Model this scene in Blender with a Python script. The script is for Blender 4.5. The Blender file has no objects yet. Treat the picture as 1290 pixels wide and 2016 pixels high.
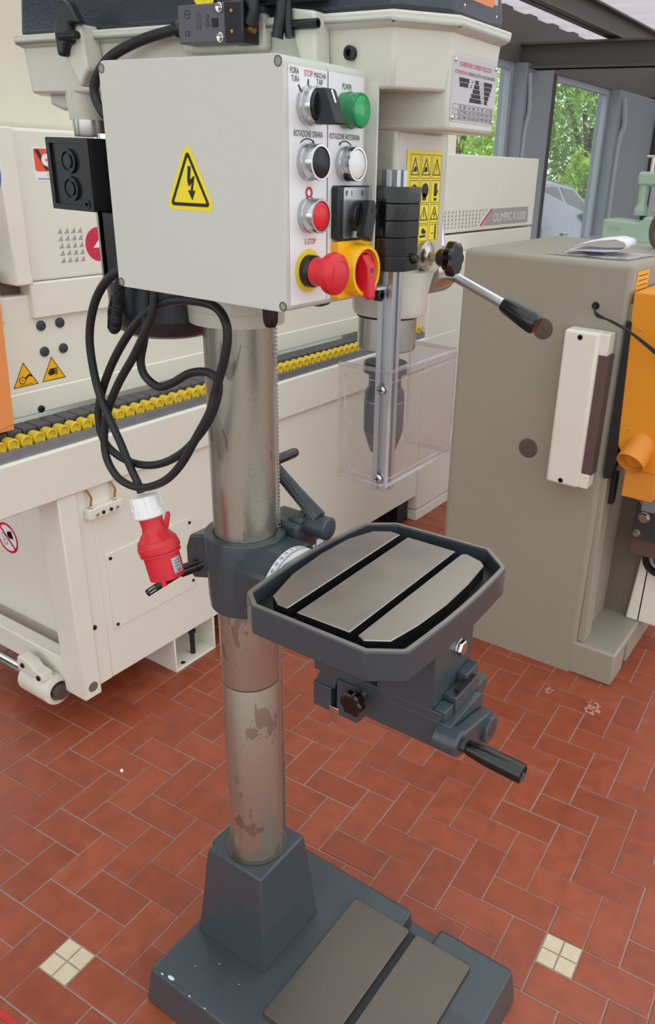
import bpy, bmesh, math, random
from mathutils import Vector, Matrix
random.seed(7)
PI = math.pi
sc = bpy.context.scene
COL = sc.collection

# ------------------------------------------------------------------ camera
FPX, CXP, CYP, IW, IH = 1553.27, 756.0, 1008.0, 1290, 2016
CAM = Vector((0.795157, -0.851759, 1.530588))
_yaw, _pit, _rol = [math.radians(a) for a in (122.0741, 23.9741, -2.29986)]
Fv = Vector((math.cos(_yaw)*math.cos(_pit), math.sin(_yaw)*math.cos(_pit), -math.sin(_pit)))
Rv = Fv.cross(Vector((0, 0, 1))).normalized()
Dv = Fv.cross(Rv)
Rv, Dv = math.cos(_rol)*Rv + math.sin(_rol)*Dv, -math.sin(_rol)*Rv + math.cos(_rol)*Dv
cd = bpy.data.cameras.new('camera')
cd.sensor_fit = 'VERTICAL'
cd.sensor_height = 24.0
cd.lens = 24.0*FPX/IH
cd.shift_x = (IW/2 - CXP)/IH
cd.clip_start = 0.02
cam = bpy.data.objects.new('camera', cd)
COL.objects.link(cam)
m3 = Matrix((Rv, -Dv, -Fv)).transposed()
cam.matrix_world = Matrix.Translation(CAM) @ m3.to_4x4()
sc.camera = cam

# ------------------------------------------------------------------ world, light, exposure
w = bpy.data.worlds.new('sky')
sc.world = w
w.use_nodes = True
bgn = w.node_tree.nodes['Background']
bgn.inputs['Color'].default_value = (0.965, 0.985, 1.0, 1)
bgn.inputs['Strength'].default_value = 1.6
sc.view_settings.view_transform = 'Standard'
sc.view_settings.look = 'None'
sc.view_settings.gamma = 1
sc.view_settings.use_curve_mapping = False
sc.view_settings.exposure = 0.08

# ------------------------------------------------------------------ materials
MATS = {}
def srgb(r, g, b):
    f = lambda c: (c/255/12.92 if c/255 <= .04045 else ((c/255+.055)/1.055)**2.4)
    return (f(r), f(g), f(b), 1)
def pm(name, col, rough=.5, metal=0., var=.06, scale=6., bump=0., bscale=300., coat=0., spec=.5, rvar=.08, emit=0., trans=0.):
    """painted / plastic / metal: principled with gentle noise in colour, roughness and relief"""
    m = bpy.data.materials.new(name); m.use_nodes = True
    nt = m.node_tree; N = nt.nodes; L = nt.links
    p = N['Principled BSDF']
    g = N.new('ShaderNodeNewGeometry')
    nz = N.new('ShaderNodeTexNoise'); nz.inputs['Scale'].default_value = scale; nz.inputs['Detail'].default_value = 5
    L.new(g.outputs['Position'], nz.inputs['Vector'])
    mx = N.new('ShaderNodeMix'); mx.data_type = 'RGBA'
    c = srgb(*col)
    mx.inputs[6].default_value = tuple(min(1, v*(1-var)) for v in c[:3])+(1,)
    mx.inputs[7].default_value = tuple(min(1, v*(1+var)) for v in c[:3])+(1,)
    L.new(nz.outputs['Fac'], mx.inputs[0])
    L.new(mx.outputs[2], p.inputs['Base Color'])
    mr = N.new('ShaderNodeMapRange'); mr.inputs[3].default_value = max(.02, rough-rvar); mr.inputs[4].default_value = min(1, rough+rvar)
    L.new(nz.outputs['Fac'], mr.inputs[0]); L.new(mr.outputs[0], p.inputs['Roughness'])
    p.inputs['Metallic'].default_value = metal
    p.inputs['Coat Weight'].default_value = coat
    p.inputs['Specular IOR Level'].default_value = spec
    if bump:
        n2 = N.new('ShaderNodeTexNoise'); n2.inputs['Scale'].default_value = bscale; n2.inputs['Detail'].default_value = 3
        L.new(g.outputs['Position'], n2.inputs['Vector'])
        b = N.new('ShaderNodeBump'); b.inputs['Strength'].default_value = bump; b.inputs['Distance'].default_value = .001
        L.new(n2.outputs['Fac'], b.inputs['Height']); L.new(b.outputs['Normal'], p.inputs['Normal'])
    MATS[name] = m
    return m

pm('cream', (231, 228, 214), .42, var=.03, bump=.12, bscale=500)
pm('cream_dirty', (218, 210, 192), .5, var=.07, scale=14)
pm('head_paint', (208, 207, 194), .3, var=.03, bump=.25, bscale=120, coat=.25)
pm('box_paint', (208, 209, 200), .42, var=.02, bump=.18, bscale=420)
pm('blue_grey', (62, 70, 76), .36, var=.08, bump=.35, bscale=160, coat=.2)
pm('cover_blue', (50, 56, 65), .3, var=.08, bump=.5, bscale=260, coat=.3)
pm('black_plastic', (24, 25, 28), .35, var=.1)
pm('black_gloss', (12, 12, 14), .22, var=.1, coat=.25, rvar=.03)
pm('black_rubber', (33, 34, 37), .5, var=.1)
pm('black_and_shade', (20, 21, 24), .45, var=.3, scale=30)  # black parts, plus the shade in slots and holes put in as colour
pm('steel', (196, 190, 182), .26, 1, var=.06, scale=20)
pm('steel_bright', (215, 212, 208), .16, 1, var=.04)
pm('chrome', (196, 197, 200), .2, 1, var=.02)
pm('alu', (205, 207, 212), .33, 1, var=.02)
pm('alu_dark', (120, 124, 130), .4, 1, var=.03)
pm('table_steel', (168, 160, 150), .3, .92, var=.05, scale=18)
pm('rim_steel', (150, 142, 134), .4, .7, var=.12, scale=60)
pm('base_steel', (108, 101, 93), .36, .8, var=.16, scale=9, bump=.1, bscale=400)
pm('red', (214, 36, 50), .38, var=.04)
pm('red_bright', (222, 22, 42), .3, var=.03)
pm('green_lens', (6, 164, 90), .22, var=.05, coat=.3)
pm('green_rim', (8, 128, 72), .2, var=.05, coat=.3)
pm('white_plastic', (238, 238, 238), .3, var=.02)
pm('label_white', (240, 240, 243), .4, var=.01)
pm('yellow', (247, 226, 40), .4, var=.02)
pm('yellow_switch', (249, 186, 6), .35, var=.03)
pm('yellow_roller', (222, 192, 44), .45, var=.08, scale=30)
pm('ink', (28, 26, 28), .5, var=.05)
pm('ink_red', (206, 40, 70), .5, var=.02)
pm('ink_grey', (168, 161, 158), .5, var=.02)
pm('silver_print', (196, 194, 198), .35, .3, var=.02)
pm('zinc', (150, 154, 160), .42, .7, var=.18, scale=40)
pm('pad', (78, 78, 80), .55, var=.12, scale=20)
pm('grey_machine', (156, 149, 133), .42, var=.05, scale=3, bump=.12, bscale=260)
pm('grey_dark', (112, 104, 94), .5, var=.08)
pm('guard_white', (232, 226, 214), .4, var=.05, scale=16)
pm('orange_hood', (228, 146, 20), .42, var=.05)
pm('orange_pipe', (222, 142, 46), .5, var=.04)
pm('orange_flap', (238, 150, 84), .45, var=.03)
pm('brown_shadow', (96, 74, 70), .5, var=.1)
pm('paper', (232, 228, 238), .6, var=.02)
pm('green_paint', (164, 188, 166), .4, var=.06)
pm('rust', (92, 76, 70), .6, var=.2, scale=60)
pm('copper', (196, 138, 84), .3, .8)
pm('wall_grey', (150, 160, 166), .55, var=.04)
pm('wall_cream', (205, 200, 188), .6, var=.03)
pm('frame_dark', (62, 62, 64), .5, var=.05)
pm('frame_light', (176, 184, 194), .45, var=.04)
pm('beam', (104, 102, 96), .5, var=.06)
pm('ceiling_panel', (196, 190, 188), .5, var=.05)
pm('asphalt', (120, 118, 114), .9, var=.15, scale=8)
pm('car_paint', (104, 118, 140), .25, .3, var=.02, coat=.8)
pm('car_glass', (40, 50, 56), .12, var=.02, spec=.35)
pm('bark', (92, 78, 64), .9, var=.25, scale=20)
pm('dust', (196, 140, 124), .9, var=.2, scale=200)
pm('sawdust', (176, 150, 110), .9, var=.3, scale=200)
pm('blue_print', (40, 96, 190), .4, var=.03)
pm('violet_print', (92, 110, 190), .4, var=.03)
pm('orange_print', (238, 82, 36), .4, var=.03)
pm('badge_orange', (240, 140, 84), .4, var=.03)
pm('dark_print', (54, 50, 52), .4, var=.03)
pm('yellow_label', (246, 178, 26), .45, var=.03)
pm('line_red', (196, 44, 48), .6, var=.15, scale=60)
pm('chip_white', (226, 228, 226), .5)
pm('mosaic', (214, 198, 168), .4, var=.12, scale=50)

def leafmat(name, col):
    m = bpy.data.materials.new(name); m.use_nodes = True
    N = m.node_tree.nodes; L = m.node_tree.links
    out = N['Material Output']; p = N['Principled BSDF']
    c = srgb(*col)
    g = N.new('ShaderNodeNewGeometry'); hs = N.new('ShaderNodeHueSaturation'); hs.inputs['Color'].default_value = c
    mr = N.new('ShaderNodeMapRange'); mr.inputs[3].default_value = .55; mr.inputs[4].default_value = 1.5
    L.new(g.outputs['Random Per Island'], mr.inputs[0]); L.new(mr.outputs[0], hs.inputs['Value'])
    L.new(hs.outputs[0], p.inputs['Base Color']); p.inputs['Roughness'].default_value = .5
    t = N.new('ShaderNodeBsdfTranslucent'); L.new(hs.outputs[0], t.inputs['Color'])
    mx = N.new('ShaderNodeMixShader'); mx.inputs[0].default_value = .45
    L.new(p.outputs[0], mx.inputs[1]); L.new(t.outputs[0], mx.inputs[2]); L.new(mx.outputs[0], out.inputs['Surface'])
    MATS[name] = m
leafmat('leaf_a', (206, 236, 104)); leafmat('leaf_b', (172, 214, 110)); leafmat('leaf_c', (226, 242, 150))

def sheetmat(name, col, tr):
    m = bpy.data.materials.new(name); m.use_nodes = True
    N = m.node_tree.nodes; L = m.node_tree.links; p = N['Principled BSDF']; out = N['Material Output']
    g = N.new('ShaderNodeNewGeometry'); nz = N.new('ShaderNodeTexNoise'); nz.inputs['Scale'].default_value = 3; L.new(g.outputs['Position'], nz.inputs['Vector'])
    mx0 = N.new('ShaderNodeMix'); mx0.data_type = 'RGBA'; c = srgb(*col); mx0.inputs[6].default_value = tuple(v*.92 for v in c[:3])+(1,); mx0.inputs[7].default_value = c
    L.new(nz.outputs['Fac'], mx0.inputs[0]); L.new(mx0.outputs[2], p.inputs['Base Color']); p.inputs['Roughness'].default_value = .5
    t = N.new('ShaderNodeBsdfTranslucent'); L.new(mx0.outputs[2], t.inputs['Color'])
    mx = N.new('ShaderNodeMixShader'); mx.inputs[0].default_value = tr; L.new(p.outputs[0], mx.inputs[1]); L.new(t.outputs[0], mx.inputs[2]); L.new(mx.outputs[0], out.inputs['Surface'])
    MATS[name] = m
sheetmat('roof_sheet', (232, 226, 230), .5)
def clearmat(name, tint, ior=1.45, haze=0.):
    m = bpy.data.materials.new(name); m.use_nodes = True
    N = m.node_tree.nodes; L = m.node_tree.links
    N.remove(N['Principled BSDF']); out = N['Material Output']
    t = N.new('ShaderNodeBsdfTransparent'); t.inputs['Color'].default_value = tint
    gl = N.new('ShaderNodeBsdfGlossy'); gl.inputs['Roughness'].default_value = .03
    lw = N.new('ShaderNodeLayerWeight'); lw.inputs['Blend'].default_value = .5
    pw = N.new('ShaderNodeMath'); pw.operation = 'POWER'; pw.inputs[1].default_value = 4; L.new(lw.outputs['Facing'], pw.inputs[0])
    fr = N.new('ShaderNodeMath'); fr.operation = 'MULTIPLY_ADD'; fr.inputs[1].default_value = .55; fr.inputs[2].default_value = ((ior-1)/(ior+1))**2; L.new(pw.outputs[0], fr.inputs[0])
    mx = N.new('ShaderNodeMixShader'); L.new(fr.outputs[0], mx.inputs[0]); L.new(t.outputs[0], mx.inputs[1]); L.new(gl.outputs[0], mx.inputs[2])
    last = mx
    if haze:
        d = N.new('ShaderNodeBsdfDiffuse'); d.inputs['Color'].default_value = (.8, .78, .8, 1)
        g = N.new('ShaderNodeNewGeometry'); nz = N.new('ShaderNodeTexNoise'); nz.inputs['Scale'].default_value = 9
        L.new(g.outputs['Position'], nz.inputs['Vector'])
        mr = N.new('ShaderNodeMapRange'); mr.inputs[1].default_value = .35; mr.inputs[2].default_value = .75; mr.inputs[3].default_value = haze*.4; mr.inputs[4].default_value = haze*1.6
        L.new(nz.outputs['Fac'], mr.inputs[0])
        m2 = N.new('ShaderNodeMixShader'); L.new(mr.outputs[0], m2.inputs[0]); L.new(mx.outputs[0], m2.inputs[1]); L.new(d.outputs[0], m2.inputs[2]); last = m2
    L.new(last.outputs[0], out.inputs['Surface'])
    MATS[name] = m
clearmat('window_glass', (.94, .97, .97, 1), haze=.05)
clearmat('added_skylight_glass', (.96, .98, .98, 1))
clearmat('acrylic', (.97, .955, .96, 1), 1.5, haze=.025)
clearmat('acrylic_edge', (.95, .92, .95, 1), 1.7, haze=.26)
clearmat('film', (.93, .92, .94, 1), 1.6, haze=.3)

def column_mat():
    m = bpy.data.materials.new('column_steel'); m.use_nodes = True
    N = m.node_tree.nodes; L = m.node_tree.links; p = N['Principled BSDF']
    g = N.new('ShaderNodeNewGeometry')
    mp = N.new('ShaderNodeMapping'); mp.inputs['Scale'].default_value = (26, 26, 9); L.new(g.outputs['Position'], mp.inputs[0])
    n1 = N.new('ShaderNodeTexNoise'); n1.inputs['Scale'].default_value = 1.; n1.inputs['Detail'].default_value = 5; n1.inputs['Distortion'].default_value = .8
    L.new(mp.outputs[0], n1.inputs['Vector'])
    cr = N.new('ShaderNodeValToRGB'); cr.color_ramp.elements[0].position = .59; cr.color_ramp.elements[1].position = .605
    L.new(n1.outputs['Fac'], cr.inputs[0])
    n2 = N.new('ShaderNodeTexNoise'); n2.inputs['Scale'].default_value = 170; n2.inputs['Detail'].default_value = 3
    L.new(g.outputs['Position'], n2.inputs['Vector'])
    cr2 = N.new('ShaderNodeValToRGB'); cr2.color_ramp.elements[0].position = .6; cr2.color_ramp.elements[1].position = .7
    L.new(n2.outputs['Fac'], cr2.inputs[0])
    mx = N.new('ShaderNodeMix'); mx.data_type = 'RGBA'
    mx.inputs[6].default_value = srgb(186, 182, 170); mx.inputs[7].default_value = srgb(160, 154, 145)
    L.new(cr.outputs[0], mx.inputs[0])
    m2 = N.new('ShaderNodeMix'); m2.data_type = 'RGBA'; m2.inputs[7].default_value = srgb(150, 143, 138)
    ml = N.new('ShaderNodeMath'); ml.operation = 'MULTIPLY'; ml.inputs[1].default_value = .5; L.new(cr2.outputs[0], ml.inputs[0])
    L.new(ml.outputs[0], m2.inputs[0]); L.new(mx.outputs[2], m2.inputs[6]); L.new(m2.outputs[2], p.inputs['Base Color'])
    p.inputs['Metallic'].default_value = .86
    mr = N.new('ShaderNodeMapRange'); mr.inputs[3].default_value = .3; mr.inputs[4].default_value = .22; L.new(cr.outputs[0], mr.inputs[0]); L.new(mr.outputs[0], p.inputs['Roughness'])
    b = N.new('ShaderNodeBump'); b.inputs['Strength'].default_value = .12; b.inputs['Distance'].default_value = .0006
    L.new(n2.outputs['Fac'], b.inputs['Height']); L.new(b.outputs['Normal'], p.inputs['Normal'])
    MATS['column_steel'] = m
column_mat()

def tile_mat():
    m = bpy.data.materials.new('terracotta'); m.use_nodes = True
    N = m.node_tree.nodes; L = m.node_tree.links; p = N['Principled BSDF']
    g = N.new('ShaderNodeNewGeometry'); oi = N.new('ShaderNodeObjectInfo')
    ad = N.new('ShaderNodeMath'); ad.operation = 'ADD'; L.new(g.outputs['Random Per Island'], ad.inputs[0]); L.new(oi.outputs['Random'], ad.inputs[1])
    fr = N.new('ShaderNodeMath'); fr.operation = 'FRACT'; L.new(ad.outputs[0], fr.inputs[0])
    cr = N.new('ShaderNodeValToRGB'); e = cr.color_ramp.elements
    e[0].color = srgb(150, 72, 48); e[1].color = srgb(164, 82, 55)
    x = cr.color_ramp.elements.new(.5); x.color = srgb(157, 77, 51)
    L.new(fr.outputs[0], cr.inputs[0])
    n1 = N.new('ShaderNodeTexNoise'); n1.inputs['Scale'].default_value = 22; n1.inputs['Detail'].default_value = 6; n1.inputs['Distortion'].default_value = .6
    L.new(g.outputs['Position'], n1.inputs['Vector'])
    mx = N.new('ShaderNodeMix'); mx.data_type = 'RGBA'; mx.blend_type = 'MULTIPLY'; mx.inputs[0].default_value = .55
    cr2 = N.new('ShaderNodeValToRGB'); cr2.color_ramp.elements[0].color = (.66, .62, .62, 1); cr2.color_ramp.elements[0].position = .3; cr2.color_ramp.elements[1].color = (1.12, 1.1, 1.08, 1); cr2.color_ramp.elements[1].position = .7
    L.new(n1.outputs['Fac'], cr2.inputs[0]); L.new(cr.outputs[0], mx.inputs[6]); L.new(cr2.outputs[0], mx.inputs[7])
    # small dark stains with a shape of their own
    n3 = N.new('ShaderNodeTexNoise'); n3.inputs['Scale'].default_value = 7; n3.inputs['Detail'].default_value = 7; n3.inputs['Roughness'].default_value = .65
    L.new(g.outputs['Position'], n3.inputs['Vector'])
    cr3 = N.new('ShaderNodeValToRGB'); cr3.color_ramp.elements[0].position = .69; cr3.color_ramp.elements[1].position = .74
    L.new(n3.outputs['Fac'], cr3.inputs[0])
    m2 = N.new('ShaderNodeMix'); m2.data_type = 'RGBA'; m2.inputs[7].default_value = srgb(110, 62, 52)
    ml = N.new('ShaderNodeMath'); ml.operation = 'MULTIPLY'; ml.inputs[1].default_value = .7; L.new(cr3.outputs[0], ml.inputs[0])
    L.new(ml.outputs[0], m2.inputs[0]); L.new(mx.outputs[2], m2.inputs[6]); L.new(m2.outputs[2], p.inputs['Base Color'])
    mr = N.new('ShaderNodeMapRange'); mr.inputs[3].default_value = .3; mr.inputs[4].default_value = .5; L.new(n1.outputs['Fac'], mr.inputs[0]); L.new(mr.outputs[0], p.inputs['Roughness'])
    b = N.new('ShaderNodeBump'); b.inputs['Strength'].default_value = .12; b.inputs['Distance'].default_value = .002
    L.new(n1.outputs['Fac'], b.inputs['Height']); L.new(b.outputs['Normal'], p.inputs['Normal'])
    MATS['terracotta'] = m
tile_mat()
pm('grout', (166, 147, 137), .85, var=.22, scale=40, bump=.5, bscale=250)

# ------------------------------------------------------------------ mesh helpers
def frame(axis):
    a = Vector(axis).normalized()
    t = Vector((0, 0, 1)) if abs(a.z) < .9 else Vector((1, 0, 0))
    u = t.cross(a).normalized()
    return u, a.cross(u), a
def catmull(pts, n=8):
    P = [Vector(p) for p in pts]; out = []
    for i in range(len(P)-1):
        p0 = P[max(i-1, 0)]; p1 = P[i]; p2 = P[i+1]; p3 = P[min(i+2, len(P)-1)]
        for k in range(n):
            t = k/n
            out.append(.5*((2*p1)+(p2-p0)*t+(2*p0-5*p1+4*p2-p3)*t*t+(3*p1-p0-3*p2+p3)*t**3))
    out.append(P[-1])
    return out
class MB:
    def __init__(s): s.v = []; s.f = []; s.mi = []; s.cur = 0
    def add(s, vs, fs):
        o = len(s.v); s.v += [tuple(v) for v in vs]
        for f in fs: s.f.append([i+o for i in f]); s.mi.append(s.cur)
        return s
    def box(s, x0, x1, y0, y1, z0, z1):
        return s.frus([(x0, y0), (x1, y0), (x1, y1), (x0, y1)], [(x0, y0), (x1, y0), (x1, y1), (x0, y1)], z0, z1)
    def frus(s, a, b, z0, z1):
        n = len(a)
        vs = [(x, y, z0) for x, y in a]+[(x, y, z1) for x, y in b]
        return s.add(vs, [list(range(n))[::-1], list(range(n, 2*n))]+[[i, (i+1) % n, n+(i+1) % n, n+i] for i in range(n)])
    def prism(s, poly, ax, a, b):
        """poly in the two other axes (cyclic order), extruded along ax from a to b"""
        n = len(poly)
        def mk(p, h):
            return {'z': (p[0], p[1], h), 'x': (h, p[0], p[1]), 'y': (p[0], h, p[1])}[ax]
        vs = [mk(p, a) for p in poly]+[mk(p, b) for p in poly]
        return s.add(vs, [list(range(n)), list(range(n, 2*n))[::-1]]+[[i, n+i, n+(i+1) % n, (i+1) % n] for i in range(n)])
    def ring(s, outer, inner, ax, a, b):
        n = len(outer)
        def mk(p, h):
            return {'z': (p[0], p[1], h), 'x': (h, p[0], p[1]), 'y': (p[0], h, p[1])}[ax]
        vs = [mk(p, a) for p in outer]+[mk(p, a) for p in inner]+[mk(p, b) for p in outer]+[mk(p, b) for p in inner]
        fs = []
        for i in range(n):
            j = (i+1) % n
            fs += [[i, j, n+j, n+i], [2*n+i, 3*n+i, 3*n+j, 2*n+j], [i, 2*n+i, 2*n+j, j], [n+i, n+j, 3*n+j, 3*n+i]]
        return s.add(vs, fs)
    def lathe(s, o, axis, prof, n=32, closed=False):
        u, v, a = frame(axis); o = Vector(o); vs = []; fs = []
        for h, r in prof:
            for k in range(n):
                t = 2*PI*k/n
                vs.append(o+a*h+(u*math.cos(t)+v*math.sin(t))*max(r, 1e-5))
        m = len(prof)
        for i in range(m-1 if not closed else m):
            j = (i+1) % m
            for k in range(n):
                q = (k+1) % n
                fs.append([i*n+k, i*n+q, j*n+q, j*n+k])
        if not closed:
            fs += [list(range(n))[::-1], list(range((m-1)*n, m*n))]
        return s.add(vs, fs)
    def cyl(s, p0, p1, r0, r1=None, n=20):
        p0 = Vector(p0); p1 = Vector(p1); h = (p1-p0).length
        return s.lathe(p0, p1-p0, [(0, r0), (h, r0 if r1 is None else r1)], n)
    def tube(s, pts, r, n=12):
        P = [Vector(p) for p in pts]; rr = r if isinstance(r, (list, tuple)) else [r]*len(P)
        vs = []; fs = []; u = None
        for i, p in enumerate(P):
            t = (P[min(i+1, len(P)-1)]-P[max(i-1, 0)]).normalized()
            if u is None: u = frame(t)[0]
            u = (u-t*u.dot(t)).normalized(); v = t.cross(u)
            for k in range(n):
                a = 2*PI*k/n; vs.append(p+(u*math.cos(a)+v*math.sin(a))*rr[i])
        for i in range(len(P)-1):
            for k in range(n):
                q = (k+1) % n; fs.append([i*n+k, i*n+q, (i+1)*n+q, (i+1)*n+k])
        fs += [list(range(n))[::-1], list(range((len(P)-1)*n, len(P)*n))]
        return s.add(vs, fs)
    def sph(s, c, r, n=12, sx=1, sy=1, sz=1):
        vs = []; fs = []; m = n//2
        for i in range(m+1):
            th = PI*i/m
            for k in range(n):
                ph = 2*PI*k/n
                vs.append((c[0]+r*sx*math.sin(th)*math.cos(ph), c[1]+r*sy*math.sin(th)*math.sin(ph), c[2]+r*sz*math.cos(th)))
        for i in range(m):
            for k in range(n):
                q = (k+1) % n; fs.append([i*n+k, (i+1)*n+k, (i+1)*n+q, i*n+q])
        return s.add(vs, fs)
    def mesh(s, name, mats, smooth=35, merge=True):
        bm = bmesh.new()
        vv = [bm.verts.new(v) for v in s.v]
        for f, mi in zip(s.f, s.mi):
            try:
                fc = bm.faces.new([vv[i] for i in f]); fc.material_index = mi
            except ValueError: pass
        if merge:
            bmesh.ops.remove_doubles(bm, verts=bm.verts, dist=1e-6)
            bmesh.ops.dissolve_degenerate(bm, edges=bm.edges, dist=1e-7)
        bmesh.ops.recalc_face_normals(bm, faces=bm.faces)
        me = bpy.data.meshes.new(name); bm.to_mesh(me); bm.free()
        for mm in (mats if isinstance(mats, (list, tuple)) else [mats]): me.materials.append(MATS[mm])
        if smooth:
            me.shade_smooth(); me.set_sharp_from_angle(angle=math.radians(smooth))
        return me
    def build(s, name, mats, parent=None, bevel=0, seg=2, smooth=35, label=None):
        o = bpy.data.objects.new(name, s.mesh(name, mats, smooth)); COL.objects.link(o)
        if parent is not None: attach(o, parent)
        if bevel:
            b = o.modifiers.new('bevel', 'BEVEL'); b.width = bevel; b.segments = seg; b.limit_method = 'ANGLE'; b.angle_limit = math.radians(30)
            b.harden_normals = False
        if label: o['label'] = label
        return o
def wloc(o):
    t = Vector(o.location)
    return t+wloc(o.parent)*0 if o.parent else t
def attach(o, parent):
    o.parent = parent
    if parent.parent is None and parent.type == 'EMPTY':
        o.matrix_parent_inverse = Matrix.Translation(-Vector(parent.location))
def thing(name, label, cat, loc=(0, 0, 0), group=None):
    o = bpy.data.objects.new(name, None); o.empty_display_size = .05; COL.objects.link(o); o.location = loc
    o['label'] = label; o['category'] = cat
    if group: o['group'] = group
    return o
def tag(o, label, cat, group=None):
    o['label'] = label; o['category'] = cat
    if group: o['group'] = group
    return o
def struct(o): o['kind'] = 'structure'; return o
def offset(poly, d):
    n = len(poly); out = []
    ar = sum(poly[i][0]*poly[(i+1) % n][1]-poly[(i+1) % n][0]*poly[i][1] for i in range(n))
    sg = 1 if ar > 0 else -1
    for i in range(n):
        p0 = Vector(poly[i-1]); p1 = Vector(poly[i]); p2 = Vector(poly[(i+1) % n])
        e1 = (p1-p0).normalized(); e2 = (p2-p1).normalized()
        n1 = Vector((e1.y, -e1.x))*sg; n2 = Vector((e2.y, -e2.x))*sg
        b = (n1+n2); b = b/max(.2, (1+n1.dot(n2)))
        q = p1+b*d; out.append((q.x, q.y))
    return out
def circ(cx, cy, r, n=24, a0=0): return [(cx+r*math.cos(a0+2*PI*k/n), cy+r*math.sin(a0+2*PI*k/n)) for k in range(n)]
def rrect(x0, x1, y0, y1, r, n=4):
    out = []
    for cx, cy, a in ((x1-r, y1-r, 0), (x0+r, y1-r, 90), (x0+r, y0+r, 180), (x1-r, y0+r, 270)):
        for k in range(n+1):
            t = math.radians(a+90*k/n); out.append((cx+r*math.cos(t), cy+r*math.sin(t)))
    return out
_txt = {}
def text_polys(s):
    """verts / faces of a line of text of size 1, left aligned"""
    if s in _txt: return _txt[s]
    cu = bpy.data.curves.new('t', 'FONT'); cu.body = s; cu.size = 1; cu.resolution_u = 3
    ob = bpy.data.objects.new('t', cu); COL.objects.link(ob)
    dg = bpy.context.evaluated_depsgraph_get()
    me = bpy.data.meshes.new_from_object(ob.evaluated_get(dg))
    vs = [(v.co.x, v.co.y) for v in me.vertices]; fs = [list(p.vertices) for p in me.polygons]
    bpy.data.objects.remove(ob); bpy.data.curves.remove(cu); bpy.data.meshes.remove(me)
    _txt[s] = (vs, fs); return vs, fs
class Print(MB):
    """flat print laid on a surface: origin, reading direction U, up V, stand-off h"""
    def __init__(s, o, U, V, h=.0004):
        MB.__init__(s); s.o = Vector(o); s.U = Vector(U).normalized(); s.V = Vector(V).normalized(); s.N = s.U.cross(s.V); s.h = h
    def P(s, u, v): return s.o+s.U*u+s.V*v+s.N*s.h
    def poly(s, pts): return s.add([s.P(*p) for p in pts], [list(range(len(pts)))])
    def rect(s, u0, u1, v0, v1): return s.poly([(u0, v0), (u1, v0), (u1, v1), (u0, v1)])
    def disc(s, u, v, r, n=28): return s.poly(circ(u, v, r, n))
    def band(s, outer, inner):
        n = len(outer)
        return s.add([s.P(*p) for p in outer]+[s.P(*p) for p in inner], [[i, (i+1) % n, n+(i+1) % n, n+i] for i in range(n)])
    def rim(s, u, v, r0, r1, n=28): return s.band(circ(u, v, r1, n), circ(u, v, r0, n))
    def line(s, u0, v0, u1, v1, t):
        d = Vector((u1-u0, v1-v0)).normalized(); q = Vector((-d.y, d.x))*t/2
        return s.poly([(u0+q.x, v0+q.y), (u0-q.x, v0-q.y), (u1-q.x, v1-q.y), (u1+q.x, v1+q.y)])
    def arc(s, u, v, r, a0, a1, t, n=12):
        for k in range(n):
            t0 = math.radians(a0+(a1-a0)*k/n); t1 = math.radians(a0+(a1-a0)*(k+1)/n)
            s.line(u+r*math.cos(t0), v+r*math.sin(t0), u+r*math.cos(t1), v+r*math.sin(t1), t)
        return s
    def tri(s, u, v, w, hh, t):
        o = [(u-w/2, v), (u+w/2, v), (u, v+hh)]; return s.band(o, offset(o, -t))
    def text(s, st, u, v, size, width=None, align='C', rot=0):
        """cap height = size; width squeezes the line to that width"""
        vs, fs = text_polys(st)
        if not vs: return s
        x0 = min(p[0] for p in vs); x1 = max(p[0] for p in vs)
        k = size/.70; kx = k if width is None else width/(x1-x0)
        off = {'C': -(x0+x1)/2, 'L': -x0, 'R': -x1}[align]
        c, n = math.cos(rot), math.sin(rot)
        q = []
        for x, y in vs:
            a = (x+off)*kx; b = y*k; q.append(s.P(u+a*c-b*n, v+a*n+b*c))
        return s.add(q, fs)
    def out(s, name, mat, parent, label=None): return s.build(name, mat, parent, smooth=0, label=label)
X, Y, Z = Vector((1, 0, 0)), Vector((0, 1, 0)), Vector((0, 0, 1))

# ================================================================== THE SETTING
def project(p):
    v = Vector(p)-CAM; d = v.dot(Fv)
    if d < .05: return None
    return CXP+FPX*v.dot(Rv)/d, CYP+FPX*v.dot(Dv)/d, d
GO = Vector((.32509, .45655)); GU = .07888; GR = .049538
gi = Vector((math.cos(GR), math.sin(GR)))*GU; gj = Vector((-math.sin(GR), math.cos(GR)))*GU
floor = struct(MB().box(-2.3, 4.2, -3.6, 9.6, -.12, -.0022).build('floor', 'grout'))
floor['label'] = 'red terracotta herringbone tile floor with pale grout'
def tile_mesh(name, w, h, mat, gap=.0016, e=.0016):
    a = [(gap, gap), (w-gap, gap), (w-gap, h-gap), (gap, h-gap)]
    b = offset(a, -e)
    m = MB(); n = 4
    vs = [(x, y, -.005) for x, y in a]+[(x, y, -.0008) for x, y in a]+[(x, y, 0) for x, y in b]
    fs = [[i, (i+1) % 4, 4+(i+1) % 4, 4+i] for i in range(4)]+[[4+i, 4+(i+1) % 4, 8+(i+1) % 4, 8+i] for i in range(4)]+[[8, 9, 10, 11]]
    m.add(vs, fs)
    return m, m.mesh(name, mat, smooth=0)
VAR = []
for k in range(3):
    VAR.append((tile_mesh('tile_long', 2*GU, GU, 'terracotta', .0013+.0004*k), tile_mesh('tile_tall', GU, 2*GU, 'terracotta', .0013+.0004*k)))
HALF = tile_mesh('tile_half', GU, GU, 'terracotta', .0015)
q = GU/2
MOS = tile_mesh('mosaic_tile', q, q, 'mosaic', .0018, .001)
inserts = {(2, -2), (-9, -9)}
spots = []
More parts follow.
